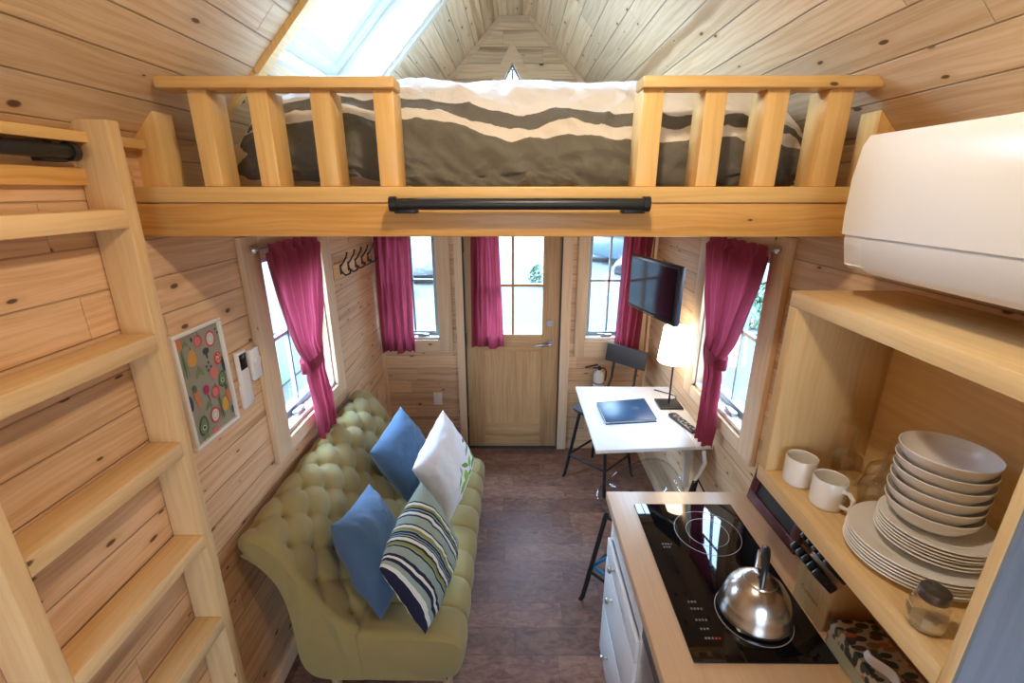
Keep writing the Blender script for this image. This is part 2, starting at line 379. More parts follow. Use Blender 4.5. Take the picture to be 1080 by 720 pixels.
# gable wall with pointed window
mb = MB(); dt, db, dw, dc = 3.02, 2.50, .30, -.02
def gp(poly): mb.prism(poly, 1, DG, DG+.12, uaxis=0, off=(2.2, 0))
top = [(-W-.1, 2.0), (-W-.1, zc(W+.1)), (-FLAT, ZF), (dc, ZF), (dc, dt), (dc-dw, db), (dc-dw, 2.0)]
gp(top); gp([(dc, ZF), (FLAT, ZF), (W+.1, zc(W+.1)), (W+.1, 2.0), (dc+dw, 2.0), (dc+dw, db), (dc, dt)])
gp([(dc-dw, 2.0), (dc-dw, db), (dc+dw, db), (dc+dw, 2.0)])
struct('wall_gable', mb, M['ceilboard'], 'gable wall above the bed with pointed window', smooth=False)
mb = MB()
for (x0, x1, z0, z1) in [(-W-.1, -.55, 0, 2.3), (.75, W+.1, 0, 2.3), (-.55, .75, 0, .9), (-.55, .75, 2.1, 2.3)]: mb.box(x0, x1, YB-.12, YB, z0, z1, axis=0, off=(0, 0))
mb.prism([(-W-.1, 2.3), (-FLAT, ZF+.05), (FLAT, ZF+.05), (W+.1, 2.3)], 1, YB-.12, YB, uaxis=0, off=(0, 0))
struct('wall_back', mb, M['wallboard'], 'back wall of pine boards', smooth=False)
# ceiling
SL = sqrt(1+1.05**2)
def slope_box(mb, sg, xa, xb, ya, yb, t0, t1, mi=0, uvo=0.0):
    n = Vector((sg*1.05/SL, 0, 1/SL)); vs = []; uv = []
    for t in (t0, t1):
        for (x, y) in ((xa, ya), (xb, ya), (xb, yb), (xa, yb)):
            vs.append(Vector((sg*x, y, zc(x)))+n*t); uv.append((y+uvo+sg*4, x*SL+t+.0))
    fs = [[0, 1, 2, 3], [7, 6, 5, 4], [0, 4, 5, 1], [1, 5, 6, 2], [2, 6, 7, 3], [3, 7, 4, 0]]
    mb.add(vs, fs, [[uv[i] for i in f] for f in fs], mi)
KX0, KX1, KY0, KY1 = .30, .815, 1.735, 2.66
mb = MB()
slope_box(mb, 1, FLAT, W+.2, YB-.12, DG+.12, 0, .17)
for r in [(FLAT, W+.2, YB-.12, KY0), (FLAT, W+.2, KY1, DG+.12), (FLAT, KX0, KY0, KY1), (KX1, W+.2, KY0, KY1)]: slope_box(mb, -1, *r, 0, .17)
mb.box(-FLAT-.1, FLAT+.1, YB-.12, DG+.12, ZF, ZF+.16, axis=1, off=(1.3, .03))
struct('ceiling', mb, M['ceilboard'], 'vaulted ceiling of knotty pine boards', smooth=False)

# skylight (on the left slope)
def sl(x, y, t=0): return Vector((-x, y, zc(x)))+Vector((-1.05/SL, 0, 1/SL))*t
sk = thing('window_5', 'bright skylight in the left ceiling slope', None); sk['kind'] = 'structure'
mb = MB(); e = .018
slope_box(mb, -1, KX0, KX1, KY1-e, KY1, .0, .165); slope_box(mb, -1, KX0, KX1, KY0, KY0+e, .0, .165)
slope_box(mb, -1, KX1-e/SL, KX1, KY0+e, KY1-e, .0, .165); slope_box(mb, -1, KX0, KX0+e/SL, KY0+e, KY1-e, .0, .165)
mb.build('lining', M['skylining'], sk, smooth=False)
def frame4(mb, x0, x1, y0, y1, w, t0, t1):
    wx = w/SL
    slope_box(mb, -1, x0, x1, y0, y0+w, t0, t1); slope_box(mb, -1, x0, x1, y1-w, y1, t0, t1)
    slope_box(mb, -1, x0, x0+wx, y0+w, y1-w, t0, t1); slope_box(mb, -1, x1-wx, x1, y0+w, y1-w, t0, t1)
mb = MB(); frame4(mb, KX0+.012, KX1-.012, KY0+e, KY1-e, .05, .165, .215); mb.build('frame', M['skyframe'], sk, smooth=False)
mb = MB(); frame4(mb, KX0+.05, KX1-.05, KY0+e+.052, KY1-e-.052, .06, .185, .225); mb.build('sash', M['skyframe'], sk, smooth=False)
mb = MB(); slope_box(mb, -1, KX0+.08, KX1-.08, KY0+.11, KY1-.11, .205, .211); mb.build('glass', M['winglass'], sk, smooth=False)
mb = MB()
slope_box(mb, -1, .30, .852, KY0-.045, KY0, -.02, .0)
mb.build('trim', M['rail'], sk, smooth=False)
mb = MB(); slope_box(mb, -1, .855, 1.0, KY0-.045, KY0-.012, -.012, 0); mb.build('trim', M['rail'], sk, smooth=False)
mb = MB(); slope_box(mb, -1, .30, .815, KY1, KY1+.04, -.018, .0); mb.build('trim', M['skylining'], sk, smooth=False)

# gable trims and pointed window
t = thing('trim_1', 'pale trim along the gable edges', None); t['kind'] = 'structure'
for sg in (-1, 1):
    mb = MB(); n = .03
    mb.prism([(sg*FLAT, ZF-.001), (sg*1.04, zc(1.04)-.001), (sg*1.04, zc(1.04)-.043), (sg*(FLAT-.01), ZF-.033)], 1, DG-.02, DG, uaxis=0)
    mb.build('trim_strip', M['trim'], t, smooth=False)
bx(t, 'trim_strip', M['trim'], -FLAT+.01, FLAT-.01, DG-.02, DG, ZF-.035, ZF-.001)
w6 = thing('window_6', 'small pointed gable window above the bed', None); w6['kind'] = 'structure'
def band(o, w, y0, y1, mat, name, inset=0.0):
    mb = MB()
    for sg in (-1, 1):
        a = [(dc, dt-inset+0), (dc+sg*dw, db-inset), (dc+sg*(dw+w if inset == 0 else dw), db-inset-(0 if inset == 0 else w*1.3)), (dc, dt-inset+(w*1.75 if inset == 0 else -w*1.75))]
        mb.prism(a, 1, y0, y1, uaxis=0)
    mb.build(name, mat, o, smooth=False)
band(w6, .075, DG-.02, DG, M['trim'], 'window_trim'); band(w6, .010, DG+.05, DG+.09, M['sash'], 'sash', .001)
mb = MB(); mb.prism([(dc-dw, db), (dc+dw, db), (dc, dt)], 1, DG+.066, DG+.07); mb.build('glass', M['winglass'], w6, smooth=False)
mb = MB(); mb.box(dc-.008, dc+.008, DG+.055, DG+.085, db, dt-.03); mb.build('muntin', M['sash'], w6, smooth=False)

# ------------------------------------------------------------------ windows and door
def maker(side):
    if side == 'left': return lambda a0, a1, d0, d1, z0, z1: (-W-d1, -W-d0, a0, a1, z0, z1)
    if side == 'right': return lambda a0, a1, d0, d1, z0, z1: (W+d0, W+d1, a0, a1, z0, z1)
    return lambda a0, a1, d0, d1, z0, z1: (a0, a1, D+d0, D+d1, z0, z1)
def window(idx, label, side, a0, a1, z0, z1, tr, vmun=1, crank=None, hm=.5):
    P = maker(side); o = thing('window_%d' % idx, label, None); o['kind'] = 'structure'
    def part(n, m, *b, **k): return bx(o, n, m, *P(*b), **k)
    tl, trr, tt, tb = tr
    mb = MB(); e = .012
    for b in [(a0, a0+e, 0, .13, z0, z1), (a1-e, a1, 0, .13, z0, z1), (a0, a1, 0, .13, z1-e, z1), (a0, a1, 0, .13, z0, z0+e)]: mb.box(*P(*b))
    mb.build('lining', M['trim'], o, smooth=False)
    for b in [(a0-tl, a0+.004, -.025, 0, z0-tb, z1+tt), (a1-.004, a1+trr, -.025, 0, z0-tb, z1+tt), (a0+.004, a1-.004, -.025, 0, z1, z1+tt), (a0+.004, a1-.004, -.025, 0, z0-tb, z0)]:
        if b[1]-b[0] > .005: part('window_trim', M['trim'], *b, bev=.003)
    part('sill', M['white'], a0+e, a1-e, -.004, .06, z0+.004, z0+.022, bev=.003)
    e2 = e; s = .034; mb = MB()
    for b in [(a0+e2, a0+e2+s, .055, .10, z0+e2, z1-e2), (a1-e2-s, a1-e2, .055, .10, z0+e2, z1-e2), (a0+e2+s, a1-e2-s, .055, .10, z1-e2-s, z1-e2), (a0+e2+s, a1-e2-s, .055, .10, z0+e2, z0+e2+s+.01)]: mb.box(*P(*b), bev=.004)
    mb.build('sash', M['sash'], o)
    b0, b1, c0, c1 = a0+e2+s, a1-e2-s, z0+e2+s+.01, z1-e2-s
    part('glass', M['winglass'], b0, b1, .078, .082, c0, c1)
    zm = c0+(c1-c0)*hm
    for k in range(vmun):
        am = b0+(b1-b0)*(k+1)/(vmun+1); part('muntin', M['sash'], am-.008, am+.008, .070, .092, c0, c1)
    part('muntin', M['sash'], b0, b1, .070, .092, zm-.009, zm+.009)
    am = crank if crank else (a0+a1)/2
    ck = part('crank', M['nickel'], am-.045, am+.045, .012, .045, z0+.022, z0+.045, bev=.006)
    MB().tube([Vector(((lambda q: ((q[0]+q[1])/2, (q[2]+q[3])/2, (q[4]+q[5])/2))(P(am+k[0]-.001, am+k[0]+.001, k[1]-.001, k[1]+.001, z0+k[2], z0+k[2]+.001)))) for k in [(0, .02, .04), (-.03, .0, .05), (-.07, .0, .05)]], .006, 8).build('handle', M['nickel'], ck)
    return o
window(1, 'tall window in the left wall above the sofa', 'left', 1.905, 2.53, 1.05, 1.89, (.12, .11, .09, .07), 1, 2.12)
window(2, 'window in the right wall beside the desk', 'right', 1.905, 2.53, 1.05, 1.89, (.12, .11, .09, .07), 1, 2.12)
window(3, 'narrow window in the front wall left of the door', 'front', -1.03, -.60, 1.0, 1.90, (.03, .10, .09, .10), 1, -.74, .52)
window(4, 'narrow window in the front wall right of the door', 'front', .56, .94, 1.0, 1.90, (.075, .10, .09, .14), 1, .74, .52)

dr = thing('door_1', 'front door with four glass panes above a wooden panel', None); dr['kind'] = 'structure'
dx0, dx1, dz0, dz1 = -.395, .36, .012, 1.98; gx0, gx1, gz0, gz1 = -.255, .222, 1.04, 1.88; y0, y1 = D+.012, D+.055
bx(dr, 'stile', M['doorwood'], dx0, gx0, y0, y1, dz0, dz1, axis=2, bev=.003); bx(dr, 'stile', M['doorwood'], gx1, dx1, y0, y1, dz0, dz1, axis=2, bev=.003)
bx(dr, 'rail', M['doorwood'], gx0, gx1, y0, y1, gz1, dz1, bev=.003); bx(dr, 'rail', M['doorwood'], gx0, gx1, y0, y1, .895, gz0, bev=.003); bx(dr, 'rail', M['doorwood'], gx0, gx1, y0, y1, dz0, .225, bev=.003)
bx(dr, 'panel', M['doorwood'], gx0, gx1, y0+.012, y1-.01, .225, .895, axis=2)
bx(dr, 'glass', M['winglass'], gx0, gx1, y0+.02, y0+.026, gz0, gz1)
bx(dr, 'muntin', M['doorwood'], -.024, -.004, y0+.006, y1-.008, gz0, gz1); bx(dr, 'muntin', M['doorwood'], gx0, gx1, y0+.005, y1-.009, 1.43, 1.452)
MB().cyl((.283, y0+.001, 1.137), (.283, y0-.012, 1.137), .027).cyl((.283, y0-.012, 1.137), (.283, y0-.016, 1.137), .018).build('deadbolt', M['nickel'], dr)
h = MB().cyl((.285, y0+.001, .965), (.285, y0-.014, .965), .029).build('lever_rose', M['nickel'], dr)
MB().tube([(.285, y0-.01, .965), (.285, y0-.045, .965), (.27, y0-.05, .965), (.165, y0-.05, .955)], [.011, .011, .011, .008], 10).build('lever', M['nickel'], h)
for z in (.25, 1.0, 1.75): bx(dr, 'hinge', M['charcoal'], -.403, -.390, y0-.006, y0+.01, z-.05, z+.05)
o = tag(MB().box(-.405, -.395, D-.004, D+.06, 0, 1.99).build('trim_2', M['charcoal']), 'dark gap at the hinge side of the door', kind='structure')
o = tag(MB().box(.36, .37, D-.004, D+.06, 0, 1.99).build('trim_3', M['charcoal']), 'dark gap at the latch side of the door', kind='structure')
tag(MB().box(-.465, -.405, D-.02, D, 0, 2.02, axis=2).build('trim_4', M['trim']), 'pine casing left of the door', kind='structure')
tag(MB().box(.37, .445, D-.02, D, 0, 2.02, axis=2).build('trim_5', M['trim']), 'pine casing right of the door', kind='structure')
tag(MB().box(-.405, .37, D-.01, D+.10, 0, .012).build('trim_6', M['charcoal']), 'dark threshold under the door', kind='structure')
tag(MB().box(-W, -W+.022, D-.045, D, 0, 2.02, axis=2).build('trim_7', M['trim']), 'corner trim between left and front wall', kind='structure')
tag(MB().box(W-.022, W, D-.045, D, 0, 2.02, axis=2).build('trim_8', M['trim']), 'corner trim between right and front wall', kind='structure')
tag(MB().box(-W, -W+.018, 1.2, D-.05, 0, .085, bev=.003).build('baseboard_left', M['trim']), 'pine baseboard along the left wall', kind='structure')
tag(MB().box(W-.018, W, 1.75, D-.05, 0, .085, bev=.003).build('baseboard_right', M['trim']), 'pine baseboard along the right wall', kind='structure')
tag(MB().box(-W+.02, -.47, D-.018, D, 0, .085, bev=.003).build('baseboard_front', M['trim']), 'pine baseboard under the left front window', kind='structure')
# ledges along the wall tops beside the camera
o = MB().box(-W, -W+.045, .2, 1.385, 2.262, 2.287, bev=.003).build('trim_9', M['rail']); tag(o, 'ledger strip along the top of the left wall', kind='structure')
o = MB().box(W-.045, W, .2, 1.385, 2.262, 2.287, bev=.003).build('trim_10', M['rail']); tag(o, 'ledger strip along the top of the right wall', kind='structure')

# ------------------------------------------------------------------ loft
tag(MB().box(-W, W, 1.40, DG, 2.045, 2.12, axis=1).build('floor_loft', M['pine'], smooth=False), 'sleeping loft floor above the living area', kind='structure')
tag(MB().box(-W, W, 1.345, 1.40, 2.027, 2.120, bev=.004, axis=0).build('loft_beam', M['fir']), 'orange fir beam across the front edge of the loft', 'beam', kind='structure')
tag(MB().box(-W, W, 1.340, 1.43, 2.1205, 2.163, bev=.003, axis=0).build('trim_11', M['rail']), 'pale sill board on top of the loft beam', kind='structure')
for sg, nm in ((-1, 'left'), (1, 'right')):
    px = 1.005
    o = MB().prism([(sg*W, 2.163), (sg*px, 2.163), (sg*px, zc(px)-.002), (sg*W, zc(W)-.002)], 1, 1.40, 1.48, uaxis=2).build('loft_post', M['rail'], smooth=False)
    tag(o, 'short post with slanted top at the %s end of the loft railing' % nm, 'post')
def railing(label, xs, x0, x1, lean):
    r = thing('loft_railing', label, 'railing', ((x0+x1)/2, 1.38, 2.163))
    bx(r, 'top_rail', M['rail'], x0, x1, 1.345, 1.425, 2.408, 2.436, bev=.004, axis=0)
    for x, s in xs: bx(r, 'baluster', M['rail'], x, x+s, 1.365, 1.455, 2.163, 2.408, bev=.003, axis=2)
    return r
k = .972
railing('left wooden loft railing with four balusters', [(-.875, .052), (-.715, .054), (-.548, .054), (-.379, .054)], -.945, -.317, 0)
railing('right wooden loft railing with four balusters', [(.338, .058), (.506, .058), (.668, .060), (.832, .066)], .333, .955, 0)

def rod_rail(label, a, b, r, brackets, wall):
    o = thing('ladder_hanging_rail', label, 'rail', tuple((Vector(a)+Vector(b))/2)); a = Vector(a); b = Vector(b); d = (b-a).normalized()
    MB().cyl(a, b, r, 20).build('rod', M['black'], o, world=True)
    for p, q in ((a-d*.004, a+d*.014), (b-d*.014, b+d*.004)): MB().cyl(p, q, r*1.3, 20).build('end_cap', M['black'], o, world=True)
    for p in brackets:
        p = Vector(p); q = p+Vector(wall)
        bl = [(min(p[i], q[i])-.012, max(p[i], q[i])+.012) for i in range(3)]
        w = .03
        j = max(range(3), key=lambda i: abs(d[i])); bl[j] = (p[j]-w, p[j]+w)
        jw = max(range(3), key=lambda i: abs(wall[i])); bl[jw] = (min(p[jw], q[jw]), max(p[jw], q[jw]))
        MB().box(*bl[0], *bl[1], *bl[2], bev=.003).build('bracket', M['black'], o, world=True)
rod_rail('black metal rod mounted across the middle of the loft beam', (-.335, 1.30, 2.118), (.360, 1.30, 2.118), .0155, [(-.30, 1.30, 2.105), (.325, 1.30, 2.105)], (0, .046, 0))
tag(MB().box(-W, -W+.02, .2, 1.345, 2.165, 2.205, bev=.002, axis=1).build('trim_12', M['fir']), 'narrow wood strip under the wall rod', kind='structure')
rod_rail('black metal rod along the left wall behind the ladder', (-1.045, .742, 2.240), (-1.045, 1.165, 2.240), .0165, [(-1.045, 1.12, 2.228), (-1.045, .80, 2.228)], (-.03, 0, 0))

# ladder, hung flat on the left wall
ld = thing('loft_ladder', 'pine loft ladder standing flat against the left wall', 'ladder', (-1.02, .97, 0))
LX0, LX1 = -W+.003, -.977
for (a0, a1) in ((1.200, 1.240), (.690, .730)):
    mb = MB(); dy = -.048
    vs = []; sh = lambda z: dy*(2.31-z)/2.31 if a0 > 1 else 0
    mb.box(LX0, LX1, a0, a1, 0.0, 2.315, bev=.004, axis=2)
    for v in mb.v: v.y += sh(v.z)
    mb.build('rail', M['ladder'], ld, world=True)
for z in (2.108, 1.783, 1.452, 1.125, .797, .47, .145):
    y1 = 1.200-.048*(2.31-z)/2.31
    MB().box(LX0+.004, LX1, .730, y1, z-.045, z, bev=.003, axis=1).build('rung', M['ladder'], ld, world=True)

# ------------------------------------------------------------------ bed
tag(MB().box(-.93, .97, 1.56, 3.55, 2.12, 2.30, bev=.05, seg=4).build('mattress', M['sheet']), 'cream sheeted mattress lying on the loft floor', 'mattress')
def fbm(x, y, z=0, o=3):
    return noise.fractal(Vector((x, y, z)), 1.0, 2.0, o)
def wave(x):
    pts = [(-.95, .075), (-.6, .076), (-.45, .066), (-.33, .058), (-.15, .035), (0, .0), (.12, .012), (.25, .004), (.4, -.002), (.7, .0), (.95, .004)]
    for i in range(len(pts)-1):
        if pts[i][0] <= x <= pts[i+1][0]:
            p0, p1, p2, p3 = (pts[max(0, min(len(pts)-1, k))][1] for k in (i-1, i, i+1, i+2)); f = (x-pts[i][0])/(pts[i+1][0]-pts[i][0])
            return .5*(2*p1+(p2-p0)*f+(2*p0-5*p1+4*p2-p3)*f*f+(3*p1-p0-3*p2+p3)*f**3)
    return pts[0][1] if x < 0 else pts[-1][1]
def duvet():
    prof = [(1.545, 2.150), (1.525, 2.20), (1.515, 2.26), (1.525, 2.325), (1.545, 2.39), (1.585, 2.445), (1.65, 2.48), (1.74, 2.50), (1.95, 2.512), (2.4, 2.505), (3.0, 2.485), (3.5, 2.46), (3.58, 2.36), (3.59, 2.16)]
    ls = [0]
    for a, b in zip(prof, prof[1:]): ls.append(ls[-1]+sqrt((a[0]-b[0])**2+(a[1]-b[1])**2))
    Ltot = ls[-1]
    def P(t):
        l = (t**1.6)*Ltot
        for i in range(len(prof)-1):
            if l <= ls[i+1]+1e-9:
                f = (l-ls[i])/(ls[i+1]-ls[i]); a, b = prof[i], prof[i+1]; return a[0]+(b[0]-a[0])*f, a[1]+(b[1]-a[1])*f, l
        return (*prof[-1], Ltot)
    def X(s): n = 2*s-1; return .022+.945*(abs(n)**.92)*(1 if n > 0 else -1), n
    def fn(s, t):
        x, n = X(s); y, z, l = P(t)
        f = max(0.0, 1-abs(n)**6.5)**.5
        lo = 2.165
        if z > lo: z = lo+(z-lo)*(.10+.90*f)
        yy = y+(.10*(1-f) if y < 1.7 else 0)
        front = max(0, 1-l/.55)
        d = .014*fbm(x*4.5, l*6, 1.3)+.016*fbm(x*8+l*6, l*9, 5.)+.008*fbm(x*18+l*20, l*12, 9.)
        diag = sin((x*1.0+l*1.6)*24+3*fbm(x*3, l*3))*.009*front*max(0, fbm(x*2.5, l*2, 7.)+.4)
        rg = lambda a, b, c: max(0, 1-3.2*abs(fbm(a, b, c, 2)))**2
        d += front*(.020*rg(x*2.6+l*3.5, l*3.5-x*1.2, 4.4)+.013*rg(x*5-l*6, l*6+x*2, 8.1)+.008*rg(x*11+l*9, l*12, 3.3))
        z += d*.5+diag+(.012*sin(x*9+1)+.012*fbm(x*5, 0, 2))*(1 if l < .05 else 0)
        yy += -d*1.2*front-diag*1.2
        if l < .10: z += .030*(1-l/.10)*max(0, 1-((x+.55)/.33)**2)
        if l < .001: z += .012*sin(x*13)
        return Vector((x, yy, max(z, 2.128)))
    def uvf(s, t):
        x, n = X(s); y, z, l = P(t)
        w = wave(x)+.004*fbm(x*7, l*5, 3.)
        if l < .42: v = z+0.0
        else: v = 2.43+(l-.42)*.35
        v = l*.98
        return (x, max(0.001, min(.999, v-w*.9+.147)))
    mb = MB(); mb.grid(fn, 230, 170, uvf=uvf); return mb
tag(duvet().build('duvet', M['duvet'], angle=80), 'cream duvet with dark olive stripes spread over the loft bed', 'duvet')

# ------------------------------------------------------------------ curtains
def curtain(label, side, top, bot, zt, zb, d, tie=None, folds=7, amp=.018, name='curtain', seed=0, tieband=True):
    # d = distance in front of wall plane; top/bot = (a0, a1) along the wall; tie = (z, a0, a1)
    def pos(a, z, off):
        if side == 'left': return Vector((-W+d+off, a, z))
        if side == 'right': return Vector((W-d-off, a, z))
        return Vector((a, D-d-off, z))
    def span(z):
        if tie is None:
            f = (zt-z)/(zt-zb); return top[0]+(bot[0]-top[0])*f, top[1]+(bot[1]-top[1])*f, 1
        zt_, t0, t1 = tie
        if z >= zt_:
            f = (zt-z)/(zt-zt_); g = f**1.7; g = g*.75+.25*f*f*(3-2*f)
            return top[0]+(t0-top[0])*g, top[1]+(t1-top[1])*g, 1-.35*f
        f = (zt_-z)/(zt_-zb); g = sin(f*pi/2)**.8
        return t0+(bot[0]-t0)*g, t1+(bot[1]-t1)*g, .65+.2*g
    def fn(s, t):
        z = zt-(zt-zb)*t; a0, a1, am = span(z)
        ph = s*folds*2*pi+seed
        n = fbm(s*5+seed, t*2, seed)
        off = am*amp*(sin(ph+1.2*n+.5*sin(t*5+seed))+.45*sin(2.3*ph+seed+2*t))+.012*n
        if tie: off += .02*math.exp(-((z-tie[0])/.06)**2)
        if t < .035: off *= .35
        zz = z-(.010*sin(ph*.5+1) if t > .97 else 0)+(.004*sin(ph*1.1) if t < .03 else 0)
        return pos(a0+(a1-a0)*s+.004*sin(ph*1.3), zz, off+.02)
    mb = MB(); mb.grid(fn, 96, 70)
    o = mb.build(name, M['curtain'], angle=80); tag(o, label, 'curtain')
    if tie and tieband:
        zt_, t0, t1 = tie; mb = MB(); c = (t0+t1)/2; w = (t1-t0)/2+.012
        def ring(s, t):
            th = 2*pi*s; p = pos(c+w*cos(th), zt_+.028*(1-2*t)+.012*cos(th), .025+.038*sin(th)); return p
        mb.grid(ring, 36, 3); mb.build('tieback', M['curtain'], o, angle=80)
    return o
def crod(label, side, a0, a1, z, d):
    def pos(a, z, off):
        if side == 'left': return Vector((-W+off, a, z))
        if side == 'right': return Vector((W-off, a, z))
        return Vector((a, D-off, z))
    m0 = pos((a0+a1)/2, z, d); o = thing('curtain_rod', label, 'curtain rod', tuple(m0))
    MB().cyl(pos(a0, z, d), pos(a1, z, d), .006, 12).build('rod', M['rodmetal'], o, world=True)
    for a in (a0+.02, a1-.02):
        MB().tube([pos(a, z, d), pos(a, z-.002, .025)], .006, 8).cyl(pos(a, z, .031), pos(a, z, .025), .014, 16).build('bracket', M['rodmetal'], o, world=True)
    for a, s in ((a0, -1), (a1, 1)):
        MB().lathe([(0, 0), (.011, .004), (.013, .012), (.009, .022), (0, .026)], seg=14, T=Matrix.Translation(pos(a, z, d)) @ (Vector((0, 0, 1)).rotation_difference((pos(1, 0, 0)-pos(0, 0, 0))*s).to_matrix().to_4x4())).build('finial', M['rodmetal'], o, world=True)
crod('curtain rod over the left wall window', 'left', 1.83, 2.50, 1.93, .050)
crod('curtain rod over the right wall window', 'right', 1.83, 2.50, 1.93, .050)
curtain('magenta curtain tied back at the left wall window', 'left', (1.875, 2.365), (2.10, 2.30), 1.945, .935, .05, (1.36, 2.03, 2.215), 5, .022, seed=1)
curtain('magenta curtain tied back at the right wall window', 'right', (1.855, 2.42), (2.10, 2.22), 1.94, .885, .05, (1.37, 2.06, 2.245), 6, .022, seed=4)
crod('curtain rod over the window left of the door', 'front', -1.055, -.58, 1.935, .045)
crod('curtain rod over the window right of the door', 'front', .54, 1.05, 1.935, .045)
curtain('magenta curtain hanging at the window left of the door', 'front', (-1.05, -.79), (-1.055, -.80), 1.95, .915, .045, None, 3.5, .026, seed=2)
curtain('magenta curtain on the front door glass', 'front', (-.325, -.125), (-.345, -.085), 1.93, .945, .018, None, 2.6, .022, seed=3)
crod('curtain rod on the front door glass', 'front', -.345, .30, 1.92, .03)
curtain('magenta curtain hanging at the window right of the door behind the television', 'front', (.82, 1.03), (.80, .99), 1.95, .93, .045, None, 3.5, .026, seed=5)

# ------------------------------------------------------------------ sofa
SY0, SY1 = 1.385, 2.745
sofa = thing('tufted_sofa', 'green button tufted sofa with rolled back along the left wall', 'sofa', (-.55, (SY0+SY1)/2, 0))
front = [(-1.035, .845), (-1.052, .875), (-1.045, .91), (-1.01, .932), (-.965, .925), (-.915, .89), (-.87, .83), (-.83, .75), (-.79, .66), (-.745, .575), (-.69, .51), (-.63, .462)]
back = [(-1.035, .845), (-.975, .80), (-.92, .72), (-.89, .60), (-.885, .45), (-.885, .32), (-.86, .235), (-.80, .20), (-.63, .20)]
seat = [(-.70, .425), (-.63, .455), (-.56, .448), (-.45, .442), (-.34, .438), (-.26, .428), (-.215, .405), (-.198, .37), (-.20, .32), (-.215, .25), (-.24, .205), (-.28, .195)]
def resample(p, n):
    p = [Vector((a, b)) for a, b in p]
    for _ in range(2):
        q = [p[0]]
        for a, b in zip(p, p[1:]): q += [a*.75+b*.25, a*.25+b*.75]
        p = q+[p[-1]]
    ls = [0]
    for a, b in zip(p, p[1:]): ls.append(ls[-1]+(b-a).length)
    out = []
    for k in range(n+1):
        l = ls[-1]*k/n; i = 0
        while i < len(ls)-2 and ls[i+1] < l: i += 1
        f = (l-ls[i])/max(1e-9, ls[i+1]-ls[i]); out.append(p[i].lerp(p[i+1], f))
    return out, ls[-1]
def tuft_surface(prof, PV, PU, depth, y0, y1, n1, n2, edge=.11, off=(0, 0), close=None, vr=(0, 9), chan=False):
    pts, L = resample(prof, n1); vs = []; fs = []; uvs = []; btn = []
    nrm = []
    for i in range(n1+1):
        a = pts[max(0, i-1)]; b = pts[min(n1, i+1)]; t = (b-a).normalized(); nrm.append(Vector((t.y, -t.x)))
    if nrm[n1//3].y < 0: nrm = [-x for x in nrm]
    def disp(p, y):
        e = min(1, min(y-y0, y1-y)/edge); e = max(0, e)
        eg = min(1, min(p-vr[0], vr[1]-p)/.07); eg = max(0, eg)
        a = (p-off[0])/PV+(y-off[1])/PU; b = (p-off[0])/PV-(y-off[1])/PU
        sa = abs(sin(pi*a)); sb = abs(sin(pi*b))
        if chan: 
            puff = (abs(sin(pi*(y-off[1])/PU))+.02)**.35*.75+.25*(abs(sin(pi*(p-off[0])/PV))+.02)**.35
        else:
            dist = sqrt((sa/pi*PV)**2+(sb/pi*PU)**2); puff = .30*(sa*sb+.0005)**.5+.70*(1-math.exp(-(dist/.036)**1.4))
        w = min(1, e)*eg
        return -depth*(1-puff)*w-.0*(1-w)
    n2s = n2
    for j in range(n2s+1):
        y = y0+(y1-y0)*j/n2s
        ed = min(y-y0, y1-y); rd = max(0, .03-ed); pull = (rd/.03)**2*.02
        for i in range(n1+1):
            p = L*i/n1; d = disp(p, y)-pull+.0025*fbm(p*9, y*9, 2.)
            q = pts[i]+nrm[i]*d; vs.append((q.x, y, q.y))
    for j in range(n2s):
        for i in range(n1):
            a = j*(n1+1)+i; fs.append([a, a+1, a+n1+2, a+n1+1]); uvs.append([(0, 0)]*4)
    # lattice points
    if not chan:
        for i in range(-2, int(L/PV*2)+3):
            for j in range(-2, int((y1-y0)/PU*2)+3):
                if (i+j) % 2: continue
                p = off[0]+i*PV/2; y = y0+0+((j*PU/2+off[1]-y0))
                if vr[0]+.05 < p < min(L, vr[1])-.03 and y0+.08 < y < y1-.08:
                    k = min(n1, max(0, int(round(p/L*n1)))); q = pts[k]+nrm[k]*(disp(p, y)+.002); btn.append((Vector((q.x, y, q.y)), Vector((nrm[k].x, 0, nrm[k].y))))
    return vs, fs, uvs, pts, btn
def closed_body(prof_front, prof_back, args, name):
    vs, fs, uvs, pts, btn = tuft_surface(prof_front, *args[0], **args[1])
    n1, n2 = args[0][5], args[0][6]; y0, y1 = args[0][3], args[0][4]
    bk, _ = resample(prof_back, 24); base = len(vs); m = len(bk)
    for j in range(n2+1):
        y = y0+(y1-y0)*j/n2
        for q in bk: vs.append((q.x, y, q.y))
    for j in range(n2):
        for i in range(m-1):
            a = base+j*m+i; fs.append([a, a+m, a+m+1, a+1]); uvs.append([(0, 0)]*4)
    for j in (0, n2):
        A = [j*(n1+1)+i for i in range(n1+1)]; B = [base+j*m+i for i in range(m)]
        f = A+B[::-1]; fs.append(f); uvs.append([(0, 0)]*len(f))
    mb = MB(); mb.add(vs, fs, uvs); return mb, btn
mb, btn = closed_body(front, back, ((.20, .185, .040, SY0, SY1, 120, 260), dict(vr=(.03, .80), off=(.09, SY0+.09), edge=.085)), 'backrest')
bk = mb.build('backrest', M['sofa'], sofa, world=True, angle=42)
def button(parent, p, n, r=.011):
    T = Matrix.Translation(p) @ Vector((0, 0, 1)).rotation_difference(n).to_matrix().to_4x4()
    MB().lathe([(r, -.004), (r, .0), (r*.75, .004), (0, .006)], seg=12, T=T).build('button', M['sofabutton'], parent, world=True)
for p, n in btn: button(bk, p, n)
seatback = [(-.70, .425), (-.71, .331), (-.70, .21), (-.63, .197), (-.45, .195), (-.28, .195)]
